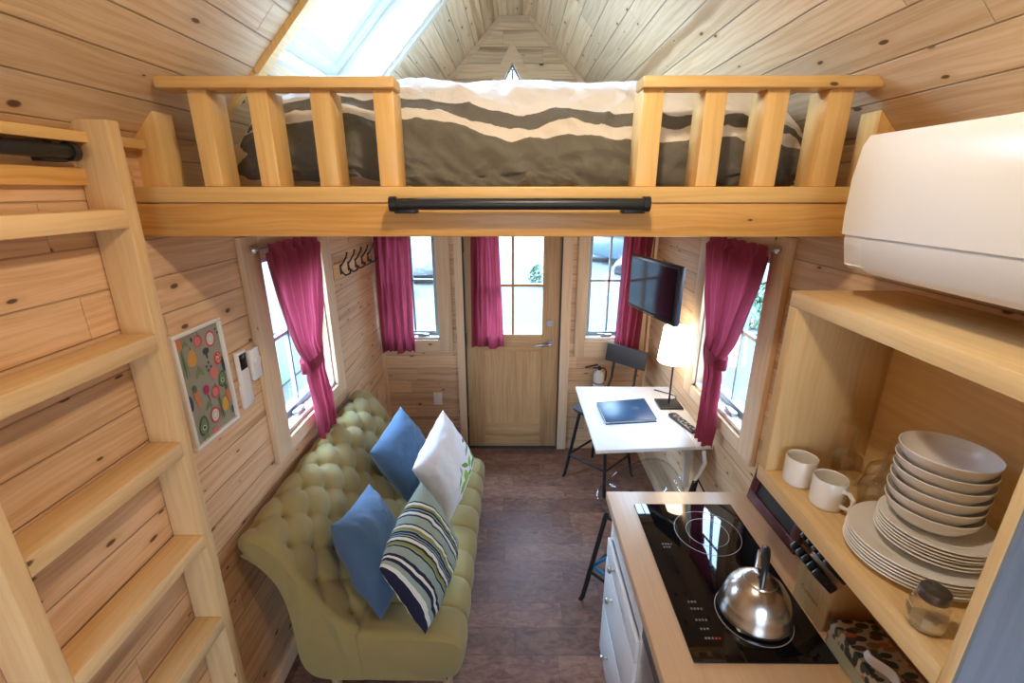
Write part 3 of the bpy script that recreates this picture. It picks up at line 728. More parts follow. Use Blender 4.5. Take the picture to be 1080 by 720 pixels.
mb, _ = closed_body(seat, seatback, ((.19, .17, .032, SY0+.003, SY1-.003, 80, 220), dict(chan=True, vr=(.08, .70), off=(.12, SY0+.0), edge=.05)), 'seat')
st = mb.build('seat', M['sofa'], sofa, world=True, angle=42)
for (x, y) in ((-.29, SY0+.07), (-.29, SY1-.07), (-.78, SY0+.07), (-.78, SY1-.07)):
    MB().tube([(x, y, .0), (x, y, .205)], [.018, .026], 14).build('leg', M['leg'], sofa, world=True)

def cushion(label, mat, nb, nt, ft, T=.075, name='cushion', seed=0, flip=False):
    nb, nt, ft = Vector(nb), Vector(nt), Vector(ft); u = nt-nb; w = ft-nt
    U = u.normalized(); Wv = (w-U*w.dot(U)).normalized(); N = Wv.cross(U)
    if N.x < 0: N = -N
    c = nb+u*.5+Wv*w.length*.5; hu, hw = u.length/2, w.length/2
    def surf(sgn):
        def fn(a, b):
            p, q = 2*a-1, 2*b-1
            prof = max(0, (1-abs(p)**2.6)*(1-abs(q)**2.6))**.55
            wr = .010*fbm(p*2.2+seed, q*2.2, sgn+seed)+.004*fbm(p*6+seed, q*5, sgn*3.)
            h = sgn*T*prof+wr*min(1, prof*2)
            kx = 1-.10*(1-q*q)*abs(p)**3; ky = 1-.10*(1-p*p)*abs(q)**3
            return c+U*(p*hu*kx)+Wv*(q*hw*ky)+N*h
        return fn
    mb = MB()
    for s in (1, -1): mb.grid(surf(s), 44, 44)
    o = mb.build(name, mat, angle=100); bm = bmesh.new(); bm.from_mesh(o.data); bmesh.ops.remove_doubles(bm, verts=bm.verts[:], dist=.0008); bmesh.ops.recalc_face_normals(bm, faces=bm.faces[:]); bm.to_mesh(o.data); bm.free()
    return tag(o, label, 'cushion')
cushion('plain blue cushion nearest the camera leaning on the sofa back', M['bluecloth'], (-.545, 1.43, .475), (-.745, 1.53, .865), (-.735, 1.945, .80), .10, seed=1)
cushion('plain blue cushion at the far end behind the white one', M['bluecloth'], (-.60, 2.17, .475), (-.765, 2.11, .84), (-.675, 2.46, .94), .10, seed=4)
cushion('white cushion printed with green leaves', M['leafcloth'], (-.345, 2.015, .475), (-.50, 1.93, .86), (-.385, 2.33, .945), .09, seed=7)
cushion('striped cushion in navy, cream and sage at the front of the sofa', M['striped'], (-.355, 1.375, .47), (-.485, 1.31, .86), (-.415, 1.70, .98), .105, seed=9)

# ------------------------------------------------------------------ left wall things
def PW(y, z, x=0.0): return Vector((-W+x, y, z))
pf = thing('framed_poster', 'white framed poster of colourful fruit and vegetables', 'picture', (-W, 1.467, 1.52))
mb = MB(); py0, py1, pz0, pz1 = 1.343, 1.592, 1.318, 1.722; fw = .014
for b in [(py0, py1, pz0, pz0+fw), (py0, py1, pz1-fw, pz1), (py0, py0+fw, pz0+fw, pz1-fw), (py1-fw, py1, pz0+fw, pz1-fw)]: mb.box(-W, -W+.016, *b, bev=.002)
mb.build('frame', M['white'], pf, world=True)
PC = {'bg': (.30, .29, .22), 'r': (.55, .05, .05), 'pk': (.62, .16, .13), 'w': (.7, .68, .6), 'g': (.05, .10, .04), 'lg': (.16, .24, .08), 'o': (.65, .20, .05), 'y': (.62, .33, .04), 'k': (.02, .025, .03), 'm': (.40, .01, .10)}
keys = list(PC); pm = [plain('poster_'+k, PC[k], .5, var=.02) for k in keys]
mb = MB(); mb.box(-W+.001, -W+.006, py0+fw, py1-fw, pz0+fw, pz1-fw, mi=0)
lay = [0]
def ell(cy, cz, ry, rz, k, a=0.0, n=20, pinch=0.0):
    lay[0] += 1; x = -W+.0062+lay[0]*.00003; vs = []
    for i in range(n):
        th = 2*pi*i/n; p = ry*cos(th); q = rz*sin(th)
        if pinch: p *= 1-pinch*(q/rz)
        vs.append((x, min(py1-fw, max(py0+fw, cy+p*cos(a)-q*sin(a))), min(pz1-fw, max(pz0+fw, cz+p*sin(a)+q*cos(a)))))
    mb.add(vs, [list(range(n))], None, keys.index(k))
def at(a, b): return py0+fw+(py1-py0-2*fw)*a, pz1-fw-(pz1-pz0-2*fw)*b
def wheel(a, b, r):
    y, z = at(a, b); ell(y, z, r, r*1.15, 'r'); ell(y, z, r*.72, r*.85, 'w')
    for i in range(10): ell(y+r*.45*cos(i*.63), z+r*.5*sin(i*.63), r*.07, r*.07, 'k', n=8)
def avo(a, b, r): y, z = at(a, b); ell(y, z, r, r*1.5, 'g', -.2, pinch=.25); ell(y, z, r*.72, r*1.15, 'lg', -.2, pinch=.25); ell(y, z-r*.3, r*.38, r*.38, 'w'); ell(y, z-r*.3, r*.26, r*.26, 'k')
def apple(a, b, r): y, z = at(a, b); ell(y, z, r, r, 'r'); ell(y-.002, z, r*.7, r*.75, 'pk'); ell(y+.004, z+r, .003, .008, 'g')
def carrot(a, b, r): y, z = at(a, b); ell(y, z, r*.5, r*1.8, 'o', .15, pinch=-.4); ell(y-.004, z+r*2, r*.5, r*.7, 'g')
def pear(a, b, r): y, z = at(a, b); ell(y, z, r, r*1.5, 'y', -.15, pinch=.3); ell(y, z+r*1.6, .002, .006, 'g')
def stalk(a, b, r):
    y, z = at(a, b)
    for i in (-1, 0, 1): ell(y+i*.006, z, .004, r*2, 'lg' if i else 'g', i*.12)
def leafp(a, b, r):
    y, z = at(a, b)
    for i in range(3): ell(y+(i-1)*r*.7, z+(i % 2)*r*.5, r*.4, r, 'lg', (i-1)*.5)
stalk(.12, .22, .03); apple(.50, .10, .021); wheel(.78, .13, .026); pear(.30, .22, .02); ell(*at(.62, .22), .017, .012, 'k'); ell(*at(.62, .26), .005, .014, 'k')
y, z = at(.86, .34); ell(y, z, .022, .024, 'r')
for i in range(12): ell(y+.014*cos(i*2.4)*(i % 3+1)/3, z+.016*sin(i*2.4)*(i % 3+1)/3, .0028, .0028, 'w', n=8)
for q in ((.56, .36), (.62, .33), (.66, .38), (.58, .40)): ell(*at(*q), .005, .005, 'k')
leafp(.38, .38, .017); ell(*at(.70, .45), .021, .022, 'pk'); avo(.86, .55, .021); ell(*at(.95, .42), .008, .03, 'k'); ell(*at(.44, .56), .016, .017, 'm'); ell(*at(.47, .65), .002, .02, 'm', .2)
apple(.64, .63, .022); carrot(.22, .60, .02); ell(*at(.06, .60), .011, .028, 'k'); leafp(.42, .72, .012); wheel(.52, .84, .026); stalk(.70, .80, .026); pear(.80, .80, .018); carrot(.92, .74, .018); avo(.22, .86, .024); ell(*at(.45, .98), .02, .012, 'pk'); leafp(.22, .97, .012); ell(*at(.95, .90), .007, .016, 'g'); leafp(.2, .08, .01); ell(*at(.92, .06), .004, .004, 'k'); ell(*at(.96, .10), .005, .005, 'k'); ell(*at(.35, .06), .005, .008, 'k'); ell(*at(.08, .06), .012, .02, 'o')
mb.build('print', pm, pf, world=True, smooth=False)

rh = thing('remote_control_holder', 'white wall remote with small black display beside the poster', 'remote control', (-W, 1.665, 1.45))
bx(rh, 'cradle', M['whiteplastic'], -W, -W+.014, 1.635, 1.700, 1.330, 1.43, bev=.004); bx(rh, 'body', M['whiteplastic'], -W+.002, -W+.02, 1.638, 1.697, 1.34, 1.565, bev=.005)
bx(rh, 'display', M['screen'], -W+.019, -W+.0215, 1.645, 1.690, 1.49, 1.553, bev=.002)
th_ = thing('thermostat', 'small white thermostat box between remote and window', 'thermostat', (-W, 1.74, 1.48))
bx(th_, 'housing', M['whiteplastic'], -W, -W+.026, 1.715, 1.775, 1.42, 1.55, bev=.005)
MB().cyl((-W+.025, 1.745, 1.50), (-W+.036, 1.745, 1.50), .016, 20).build('dial', M['whiteplastic'], th_, world=True)

hr = thing('coat_hook_rack', 'wooden rack of five black hooks on the left wall', 'coat rack', (-W, 3.06, 1.70))
bx(hr, 'backboard', M['rail'], -W, -W+.018, 2.67, 3.40, 1.65, 1.735, bev=.003)
for i in range(5):
    y = 2.78+i*.135; x = -W+.018
    MB().tube([(x, y, 1.715), (x+.006, y, 1.68), (x+.03, y, 1.660), (x+.055, y, 1.672), (x+.066, y, 1.70)], [.006, .006, .006, .006, .007], 8).tube([(x, y, 1.712), (x+.02, y, 1.735), (x+.045, y, 1.775), (x+.05, y, 1.80)], [.006, .005, .005, .006], 8).box(x-.001, x+.005, y-.011, y+.011, 1.665, 1.725, bev=.002).build('hook', M['black'], hr, world=True)

def outlet(label, P):
    o = thing('wall_outlet', label, 'outlet', P(0, 0, 0))
    mb = MB(); a = P(-.035, -.057, 0); b = P(.035, .057, .006); mb.box(a[0], b[0], a[1], b[1], a[2], b[2], bev=.002).build('cover_plate', M['whiteplastic'], o, world=True)
    for s in (-.022, .022):
        a = P(-.014, s-.013, .006); b = P(.014, s+.013, .0085); MB().box(a[0], b[0], a[1], b[1], a[2], b[2], bev=.002).build('socket', M['whiteplastic'], o, world=True)
outlet('white outlet on the front wall between sofa and door', lambda a, z, d: Vector((-.648+a, D-d, .474+z)))

fe = thing('fire_extinguisher', 'small white fire extinguisher with black handle near the door', 'fire extinguisher', (.69, D-.065, .565))
MB().lathe([(0, .0), (.038, .0), (.043, .008), (.043, .155), (.036, .178), (.018, .192), (.016, .20), (0, .20)], seg=28).build('cylinder', M['white'], fe)
MB().cyl((0, 0, .198), (0, 0, .225), .014, 14).box(-.012, .012, -.02, .02, .205, .228, bev=.003).build('valve', M['blackplastic'], fe)
MB().box(-.058, .05, -.010, .010, .236, .246, bev=.003, T=Matrix.Rotation(-.25, 4, 'Y')).box(-.055, .02, -.009, .009, .212, .221, bev=.003).build('handle', M['blackplastic'], fe)
MB().tube([(.012, 0, .215), (.04, -.005, .215), (.056, -.01, .19), (.055, -.01, .14), (.05, -.01, .11)], .006, 8).build('hose', M['blackplastic'], fe)
MB().tube([(.044*cos(a), .044*sin(a), .09) for a in [i*2*pi/24 for i in range(24)]], .0035, 6, closed=True).box(-.012, .012, .04, .0645, .03, .17).build('bracket', M['blackplastic'], fe)

# ------------------------------------------------------------------ desk and stool
TZ = .85
tb = thing('folding_desk', 'white wall mounted folding desk under the right window', 'desk', (.75, 2.55, TZ-.03))
mb = MB(); mb.prism([(.432, 2.125), (.972, 2.168), (.972, 2.955), (.428, 2.955)], 2, TZ-.022, TZ, bev=.002); mb.build('tabletop', M['white'], tb, world=True)
mb = MB(); mb.prism([(.974, 2.168), (W-.002, 2.176), (W-.002, 2.955), (.974, 2.955)], 2, TZ-.022, TZ, bev=.002); mb.build('wall_leaf', M['white'], tb, world=True)
br = bx(tb, 'bracket', M['white'], W-.03, W, 2.35, 2.80, TZ-.12, TZ-.022, bev=.003)
mb = MB(); mb.prism([(.62, TZ-.024), (W-.03, TZ-.024), (W-.03, TZ-.40), (W-.06, TZ-.40), (W-.075, TZ-.08), (.62, TZ-.045)], 1, 2.36, 2.38); mb.build('folding_leg', M['white'], tb, world=True)

def stool(label, loc, rz, shell):
    o = thing('stool' if shell else 'chair', label, 'stool' if shell else 'chair', loc, rz)
    S = .585; leg = []
    for sx in (-1, 1):
        for sy in (-1, 1):
            MB().tube([(sx*.195, sy*.195, 0), (sx*.185, sy*.185, .02), (sx*.115, sy*.115, S)], [.011, .0125, .0125], 10).build('leg', M['black'], o)
    def lp(sx, sy, z): f = z/S; return Vector((sx*(.195-.08*f), sy*(.195-.08*f), z))
    cs = [(-1, -1), (1, -1), (1, 1), (-1, 1)]
    for i in range(4):
        z = .20
        MB().tube([lp(*cs[i], z), lp(*cs[(i+1) % 4], z)], .0085, 8).build('stretcher', M['black'], o)
        MB().tube([lp(*cs[i], S-.03), lp(*cs[(i+1) % 4], S-.03)], .009, 8).build('seat_frame', M['black'], o)
    if not shell:
        mb = MB(); n = 36
        poly = [(.18*abs(cos(t))**.45*(1 if cos(t) > 0 else -1), .18*abs(sin(t))**.45*(1 if sin(t) > 0 else -1)) for t in [2*pi*i/n for i in range(n)]]
        mb.prism(poly, 2, S, S+.022, bev=.004); mb.build('seat', M['charcoal'], o)
        for sx in (-1, 1):
            MB().tube([(sx*.10, .13, S-.02), (sx*.10, .165, S+.03), (sx*.10, .215, S+.09), (sx*.10, .255, S+.16), (sx*.10, .268, S+.24), (sx*.10, .285, S+.34), (sx*.10, .297, S+.42)], .010, 10).build('back_post', M['black'], o)
        def bp(s, t):
            x = (2*s-1)*.18; return Vector((x, .285+.02*(1-(2*s-1)**2)+.0*t, 0))
        T = Matrix.Translation((0, .277, S+.355)) @ Matrix.Rotation(radians(-10), 4, 'X')
        MB().box(-.175, .175, -.008, .008, -.072, .072, bev=.006, T=T).build('backrest', M['charcoal'], o)
    else:
        def sh(s, t):
            th = 2*pi*s; r = .205*t; x = r*cos(th); y = r*sin(th)
            back = max(0, sin(th))
            z = S+.012+.055*(t**4)+.14*back**2*(t**5)
            return Vector((x*(1+.05*t), y*(1+.02*t), z))
        mb = MB(); mb.grid(sh, 48, 14); s_ = mb.build('seat_shell', M['acrylic'], o, angle=80)
        sm = s_.modifiers.new('thickness', 'SOLIDIFY'); sm.thickness = .006
        MB().tube([sh(i/48, 1.0) for i in range(48)], .005, 8, closed=True).build('rim', M['acrylic'], o)
        MB().tube([lp(-1, -1, .20)+Vector((.0, .03, .01)), lp(-1, -1, .36)+Vector((.10, -.01, .02))], .008, 8).tube([lp(-1, -1, .20)+Vector((.0, .03, .012)), lp(1, -1, .20)*.6+Vector((-.02, -.05, .10))], .008, 8).build('bars', M['bluebars'], o)['label'] = 'bright blue brace'  # two bright blue bars between the front legs
    return o
stool('black metal chair with rectangular back behind the white desk', (.66, 3.13, 0), radians(-45), False)
stool('black legged stool with clear acrylic seat at the end of the kitchen counter', (.64, 1.975, 0), radians(-45), True)

# things on the desk
bd = thing('binder', 'dark blue binder lying on the white desk', 'binder', (.685, 2.56, TZ))
cor = [(.534, 2.403), (.844, 2.439), (.841, 2.722), (.523, 2.664)]
MB().prism(cor, 2, TZ+.0005, TZ+.004, bev=.001).prism(cor, 2, TZ+.017, TZ+.021, bev=.001).build('cover', M['binder'], bd, world=True)
ins = [(.536, 2.412), (.836, 2.446), (.834, 2.712), (.527, 2.656)]
MB().prism(ins, 2, TZ+.004, TZ+.017).build('pages', M['paper'], bd, world=True)
MB().add([(.73, 2.56, TZ+.0213), (.77, 2.565, TZ+.0213), (.767, 2.60, TZ+.0213), (.727, 2.595, TZ+.0213)], [[0, 1, 2, 3]]).build('emblem', plain('emblem_grey', (.06, .10, .16), .4), bd, world=True, smooth=False)
rm = thing('remote_control', 'black television remote lying on the white desk', 'remote control', (.99, 2.417, TZ), radians(15.5))
MB().box(-.026, .026, -.118, .118, .0005, .017, bev=.006).build('body', M['blackplastic'], rm)
for i in range(8):
    for j in range(3): MB().box(-.018+j*.0135, -.009+j*.0135, -.10+i*.024, -.086+i*.024, .0165, .0195, bev=.001).build('key', M['marks'] if (i+j) % 3 else M['charcoal'], rm)
lp_ = thing('table_lamp', 'lit table lamp with white shade on the white desk', 'lamp', (.985, 2.67, TZ))
MB().box(-.072, .072, -.070, .070, .0005, .012, bev=.003).build('base', M['black'], lp_)
MB().cyl((0, 0, .012), (0, 0, .33), .006, 12).build('stem', M['black'], lp_)
MB().lathe([(.098, .30), (.078, .515), (.0765, .515), (.0965, .30)], seg=40).build('lamp_shade', M['shade'], lp_)
MB().tube([(.06, .06, .008), (.08, .10, .012), (.06, .15, .006), (.0, .20, .006), (-.03, .22, .006)], .0035, 8).build('cord', M['black'], lp_)
# cord hanging by the desk
cd = thing('power_cord', 'grey plug and black cords hanging between desk and counter', 'cord', (1.0, 2.14, .5))
MB().tube([(1.01, 2.15, .83), (1.025, 2.15, .76), (1.00, 2.14, .70), (.965, 2.12, .66)], [.010, .011, .009, .007], 10).build('plug', M['whiteplastic'], cd, world=True)
for a in (0, 1, 2): MB().tube([(.965+.01*a, 2.12, .67), (.94+.02*a, 2.11+.01*a, .58), (.90+.03*a, 2.10, .48), (.89+.05*a, 2.10, .30), (.90+.04*a, 2.12, .02)], .006, 8).build('cord', M['black'], cd, world=True)
MB().tube([(.985, 2.13, .68), (1.03, 2.12, .60), (1.02, 2.12, .54), (.96, 2.11, .50)], .005, 8).build('cord', M['black'], cd, world=True)

# television
a, b = Vector((.743, 2.95, 0)), Vector((.874, 2.44, 0)); d = (b-a).normalized(); wv = (b-a).length; ang = math.atan2(d.y, d.x)
tv = thing('television', 'flat black television on a swing arm on the right wall', 'television', ((a+b)/2)+Vector((0, 0, 1.60)), ang)   # local x along the screen, screen faces -y
h = .166
MB().box(-wv/2, wv/2, 0, .04, -h, h, bev=.006).build('housing', M['blackplastic'], tv)
MB().box(-wv/2+.016, wv/2-.016, -.003, .001, -h+.026, h-.016).build('screen', M['screen'], tv)
MB().box(-wv/2+.20, wv/2-.20, -.0035, .0, -h+.008, -h+.012).build('logo_strip', M['marks'], tv)
MB().box(-.05, .05, .04, .052, -.05, .05, bev=.002).build('mount_plate', M['charcoal'], tv)
q = (wm(tv).inverted() @ Vector((W-.006, 3.09, 1.60)))
MB().tube([(0, .05, 0), (.01, .09, 0), q], .014, 10).build('arm', M['charcoal'], tv)
MB().box(W-.012, W, 3.04, 3.14, 1.53, 1.67, bev=.002).build('wall_plate', M['charcoal'], tv, world=True)

# ------------------------------------------------------------------ kitchen
kc = thing('kitchen_base_cabinet', 'white drawer cabinet under the wooden worktop', 'cabinet', (.75, 1.40, 0))
bx(kc, 'carcass', M['cabinet'], .445, W-.002, 1.155, 1.685, .0, .868, bev=.003)
bx(kc, 'face_frame', M['cabinet'], .432, .446, 1.155, 1.19, .02, .868, bev=.002); bx(kc, 'face_frame', M['cabinet'], .432, .446, 1.655, 1.685, .02, .868, bev=.002)
bx(kc, 'face_frame', M['cabinet'], .432, .446, 1.19, 1.655, .70, .868, bev=.002)
for (z0, z1, kz) in ((.40, .69, .60), (.05, .385, .30)):
    pass
for (z0, z1, kz) in ((.595, .69, .66), (.325, .585, .497), (.04, .315, .165)):
    dwr = bx(kc, 'drawer', M['cabinet'], .416, .432, 1.172, 1.672, z0, z1, bev=.004)
    T = Matrix.Translation((.416, 1.515, kz)) @ Matrix.Rotation(-pi/2, 4, 'Y')
    MB().lathe([(.010, 0), (.006, .004), (.005, .012), (.013, .018), (.015, .023), (.011, .029), (0, .031)], seg=20, T=T).build('knob', M['nickel'], dwr, world=True)
ap = thing('undercounter_oven', 'dark stainless appliance built in under the worktop', 'appliance', (.75, .80, 0))
bx(ap, 'body', M['charcoal'], .45, W-.002, .45, 1.15, 0, .865, bev=.003); bx(ap, 'control_strip', M['blackplastic'], .425, .45, .455, 1.15, .74, .862, bev=.003); bx(ap, 'door_panel', M['steel'], .43, .45, .455, 1.15, .06, .735, bev=.003)
kb = thing('kitchen_base_cabinet', 'white base cabinet at the near end of the counter', 'cabinet', (.75, .1, 0))
bx(kb, 'carcass', M['cabinet'], .435, W-.002, -.2, .445, 0, .868, bev=.003); dd = bx(kb, 'door', M['cabinet'], .416, .435, -.18, .43, .04, .85, bev=.004)
T = Matrix.Translation((.416, .36, .66)) @ Matrix.Rotation(-pi/2, 4, 'Y'); MB().lathe([(.010, 0), (.006, .004), (.005, .012), (.013, .018), (.015, .023), (0, .031)], seg=16, T=T).build('knob', M['nickel'], dd, world=True)
wt = MB()
CZ = .91
wt.box(.400, W-.001, -.2, 1.698, .868, CZ, bev=.004, axis=1); tag(wt.build('worktop', M['counter']), 'pale wooden kitchen worktop on the right', 'worktop')
ck = thing('induction_cooktop', 'black glass cooktop set on the wooden worktop', 'cooktop', (.70, 1.27, CZ))
MB().box(.497, .898, .932, 1.608, CZ, CZ+.006, bev=.003).build('glass_top', M['cooktop'], ck, world=True)
def ring(x, y, r, w=.0022): 
    mb = MB(); n = 64; vs = []; fs = []
    for i in range(n):
        t = 2*pi*i/n; vs += [(x+r*cos(t), y+r*sin(t), CZ+.0064), (x+(r+w)*cos(t), y+(r+w)*sin(t), CZ+.0064)]
    for i in range(n): j = (i+1) % n; fs.append([2*i, 2*i+1, 2*j+1, 2*j])
    mb.add(vs, fs); return mb.build('burner_ring', M['marks'], ck, world=True, smooth=False)
for (x, y, r_) in ((.735, 1.44, .118), (.735, 1.085, .108)): ring(x, y, .075); ring(x, y, r_)
dim = plain('dim_marks', (.16, .16, .17), .4)
for (x, y, n) in ((.545, 1.36, 3), (.55, 1.10, 4), (.55, 1.06, 4), (.553, 1.03, 3), (.555, 1.0, 5), (.545, 1.375, 4), (.55, 1.125, 3)):
    for i in range(n): MB().add([(x+i*.010, y, CZ+.0064), (x+i*.010+.006, y, CZ+.0064), (x+i*.010+.006, y+.007, CZ+.0064), (x+i*.010, y+.007, CZ+.0064)], [[0, 1, 2, 3]]).build('control_mark', M['redmarks'] if (n == 5 and i > 2) else dim, ck, world=True, smooth=False)

kt = thing('kettle', 'stainless steel dome kettle with black handle on the cooktop', 'kettle', (.735, 1.085, CZ+.0066))
MB().lathe([(0, 0), (.085, 0), (.098, .006), (.1, .012), (.104, .020), (.104, .026), (.100, .034), (.097, .055), (.088, .085), (.072, .112), (.052, .13), (.046, .133)], seg=56).build('body', M['steel'], kt)
l_ = MB().lathe([(.047, .131), (.045, .137), (.034, .144), (.018, .149), (0, .151)], seg=40).build('lid', M['steel'], kt)
MB().lathe([(.005, .149), (.006, .156), (.012, .162), (.013, .169), (0, .174)], seg=20).build('lid_knob', M['blackplastic'], l_)
mb = MB(); ax = Vector((cos(radians(62)), sin(radians(62)), 0))
pts = []
for i in range(11):
    t = -.95+1.9*i/10; pts.append(ax*(.082*sin(t*1.05))+Vector((0, 0, .10+.135*cos(t*1.15))))
mb.tube(pts, [.006, .007, .009, .011, .012, .012, .012, .011, .009, .007, .006], 10); mb.build('handle', M['blackplastic'], kt)
MB().tube([ax*.075+Vector((0, 0, .085)), ax*.105+Vector((0, 0, .115)), ax*.118+Vector((0, 0, .145))], [.017, .013, .011], 14).build('spout', M['steel'], kt)

# knife block
kn = thing('knife_block', 'wooden knife block with black handled knives under the shelf', 'knife block', (.965, 1.095, CZ))
mb = MB(); mb.prism([(.905, CZ), (1.045, CZ), (1.045, CZ+.20), (1.0, CZ+.225), (.905, CZ+.135)], 1, 1.03, 1.17, uaxis=2, bev=.004); mb.build('block', M['blockwood'], kn, world=True)
nrm_ = Vector((-.685, 0, .728))
for r_ in range(3):
    for c_ in range(5):
        p = Vector((.92+.032*r_, 1.045+.027*c_, CZ+.147+.031*r_)); L_ = .075+.012*r_
        T = Matrix.Translation(p) @ Vector((0, 0, 1)).rotation_difference(nrm_).to_matrix().to_4x4()
        kf = MB().box(-.0135, .0135, -.010, .010, -.012, L_+.012, bev=.006, T=T).build('knife_handle', M['blackplastic'], kn, world=True)
        MB().cyl((0, -.0105, L_*.55), (0, -.0095, L_*.55), .003, 8, T=T).build('rivet', M['chrome'], kf, world=True)
tc = bpy.data.curves.new('logo', 'FONT'); tc.body = 'Cuisinart'; tc.size = .022; tc.align_x = 'CENTER'; to = bpy.data.objects.new('logo', tc); C.objects.link(to)
dg = bpy.context.evaluated_depsgraph_get(); tm = bpy.data.meshes.new_from_object(to.evaluated_get(dg)); bpy.data.objects.remove(to)
lo = bpy.data.objects.new('logo', tm); C.objects.link(lo); lo.parent = kn; tm.materials.append(M['charcoal'])
lo.matrix_basis = wm(kn).inverted() @ (Matrix.Translation((.9045, 1.10, CZ+.06)) @ Matrix(((0, 0, -1, 0), (-1, 0, 0, 0), (0, 1, 0, 0), (0, 0, 0, 1))))

# tissue box
tx = thing('tissue_box', 'floral patterned tissue box on the worktop under the shelf', 'tissue box', (.965, .90, CZ))
MB().box(.90, 1.02, .78, 1.0, CZ+.0005, CZ+.085, bev=.003).build('box', M['floral'], tx, world=True)
MB().box(.8985, .9005, .79, .99, CZ+.004, CZ+.045).build('side_panel', plain('sage_card', (.36, .38, .27), .6), tx, world=True)
mb = MB(); mb.grid(lambda s, t: Vector((.935+.012*sin(s*6)+.02*(t-.5), .80+.10*s, CZ+.085+.025*sin(pi*t)*(.5+.5*sin(pi*s)))), 20, 10); mb.build('tissue', M['paper'], tx, world=True)

# red framed board
rf = thing('framed_chalkboard', 'small dark red framed board leaning under the shelf', 'picture frame', (1.02, 1.5, CZ))
T = Matrix.Translation((.995, 1.50, CZ+.001)) @ Matrix.Rotation(.16, 4, 'Y') @ Matrix.Rotation(.03, 4, 'Z')
mb = MB(); hw, hh, fw = .165, .30, .045
for b in [(-hw, hw, 0, fw), (-hw, hw, hh-fw, hh), (-hw, -hw+fw, fw, hh-fw), (hw-fw, hw, fw, hh-fw)]: mb.box(0, .02, *b, bev=.003, T=T)
mb.build('frame', M['walnut'], rf, world=True); MB().box(.009, .015, -hw+fw, hw-fw, fw, hh-fw, T=T).build('board', M['chalk'], rf, world=True)

# wall shelf unit
X0 = .77; SZ = 1.336
sh = thing('wall_shelf', 'open pine wall shelf above the worktop', 'shelf', (.92, .92, 1.29))
bx(sh, 'top_board', M['shelfwood'], X0, W-.001, .588, 1.262, 1.848, 1.890, bev=.003, axis=1)
bx(sh, 'bottom_board', M['shelfwood'], X0, W-.001, .606, 1.262, 1.286, SZ, bev=.003, axis=1)
bx(sh, 'side_panel', M['shelfwood'], X0, W-.001, 1.222, 1.262, SZ, 1.848, bev=.003, axis=2)
bx(sh, 'side_panel', M['shelfwood'], X0, W-.001, .588, .606, .94, 1.848, bev=.002, axis=2)
bx(sh, 'end_panel', wood('blue_daylight_panel', (.20, .27, .36), (.15, .20, .28), knot=0, streak=.3, rough=.5), X0+.004, W-.001, .582, .588, .94, 1.846, axis=2)['label'] = 'end panel with blue grey daylight put into its colour'  # cool daylight on the wood is painted in as its base colour
bx(sh, 'back_panel', M['shelfwood'], W-.012, W-.0005, .606, 1.222, SZ, 1.848, axis=1)

def mug(label, x, y, a):
    o = thing('mug', label, 'mug', (x, y, SZ+.0005), a)
    MB().lathe([(0, 0), (.036, 0), (.040, .004), (.0415, .012), (.0415, .082), (.040, .085), (.038, .083), (.038, .012), (.034, .007), (0, .006)], seg=44).build('body', M['ceramic'], o)
    MB().tube([(.040, 0, .066), (.056, 0, .070), (.068, 0, .060), (.070, 0, .042), (.062, 0, .026), (.040, 0, .021)], [.006, .0055, .0055, .0055, .0055, .006], 10).build('handle', M['ceramic'], o); return o
mug('cream mug at the far left end of the shelf', .835, 1.165, radians(20)); mug('cream mug with its handle facing the plates', .853, 1.065, radians(-75))
def wineglass(label, x, y):
    o = thing('wine_glass', label, 'wine glass', (x, y, SZ+.0008))
    prof = [(.031, 0), (.036, .02), (.0425, .05), (.043, .065), (.036, .088), (.020, .103), (.006, .112), (.0042, .125), (.0042, .170), (.007, .182), (.020, .188), (.036, .190)]
    MB().lathe(prof[:7], seg=40).lathe([(r-.0016, z) for r, z in prof[:5]]+[(.017, .101), (0, .106)], seg=40).build('bowl', M['wineglass'], o)
    MB().lathe([(.006, .112)]+prof[7:10], seg=16).build('stem', M['wineglass'], o)
    MB().lathe([(.007, .182), (.020, .187), (.036, .189), (.0365, .191), (.02, .192), (0, .193)], seg=40).build('foot', M['wineglass'], o); return o
wineglass('upturned wine glass behind the two mugs', .975, 1.175); wineglass('upturned wine glass beside the plate stack', .96, 1.04)
wineglass('upturned wine glass farthest back in the shelf corner', 1.03, 1.107)

ORD = ['bottom', 'second from the bottom', 'third from the bottom', 'third from the top', 'second from the top', 'topmost']
def stackup(name, cat, prof, cx, cy, z0, pitch, what, group):
    p = MB().lathe(prof, seg=56).build(name, M['ceramic'])
    for i in range(6):
        o = p if i == 0 else p.copy()
        if i: C.objects.link(o)
        o.location = (cx+Rn(-.0015, .0015), cy+Rn(-.0015, .0015), z0+i*pitch)
        tag(o, '%s %s' % (what, ORD[i] + (' of its stack')), cat, group)
def plate(R): return [(0, 0), (R*.55, 0), (R*.60, .004), (R*.70, .007), (R*.97, .016), (R, .0185), (R*.985, .0205), (R*.70, .0115), (R*.6, .0065), (0, .0055)]
PXc, PYc = .925, .865
stackup('dinner_plate', 'plate', plate(.135), PXc, PYc, SZ+.0005, .0082, 'large grey-white dinner plate under the small plates,', 'dinner plates on the shelf')
stackup('side_plate', 'plate', plate(.105), PXc+.018, PYc-.01, SZ+.0475+.0095, .0078, 'small grey-white plate under the bowls,', 'side plates on the shelf')
bowl = [(0, 0), (.042, 0), (.046, .004), (.066, .016), (.080, .034), (.086, .052), (.0845, .053), (.0775, .036), (.063, .020), (.04, .007), (0, .006)]
stackup('bowl', 'bowl', bowl, PXc+.010, PYc+.005, SZ+.104, .0262, 'grey-white ceramic bowl on the plates,', 'bowls on the shelf')
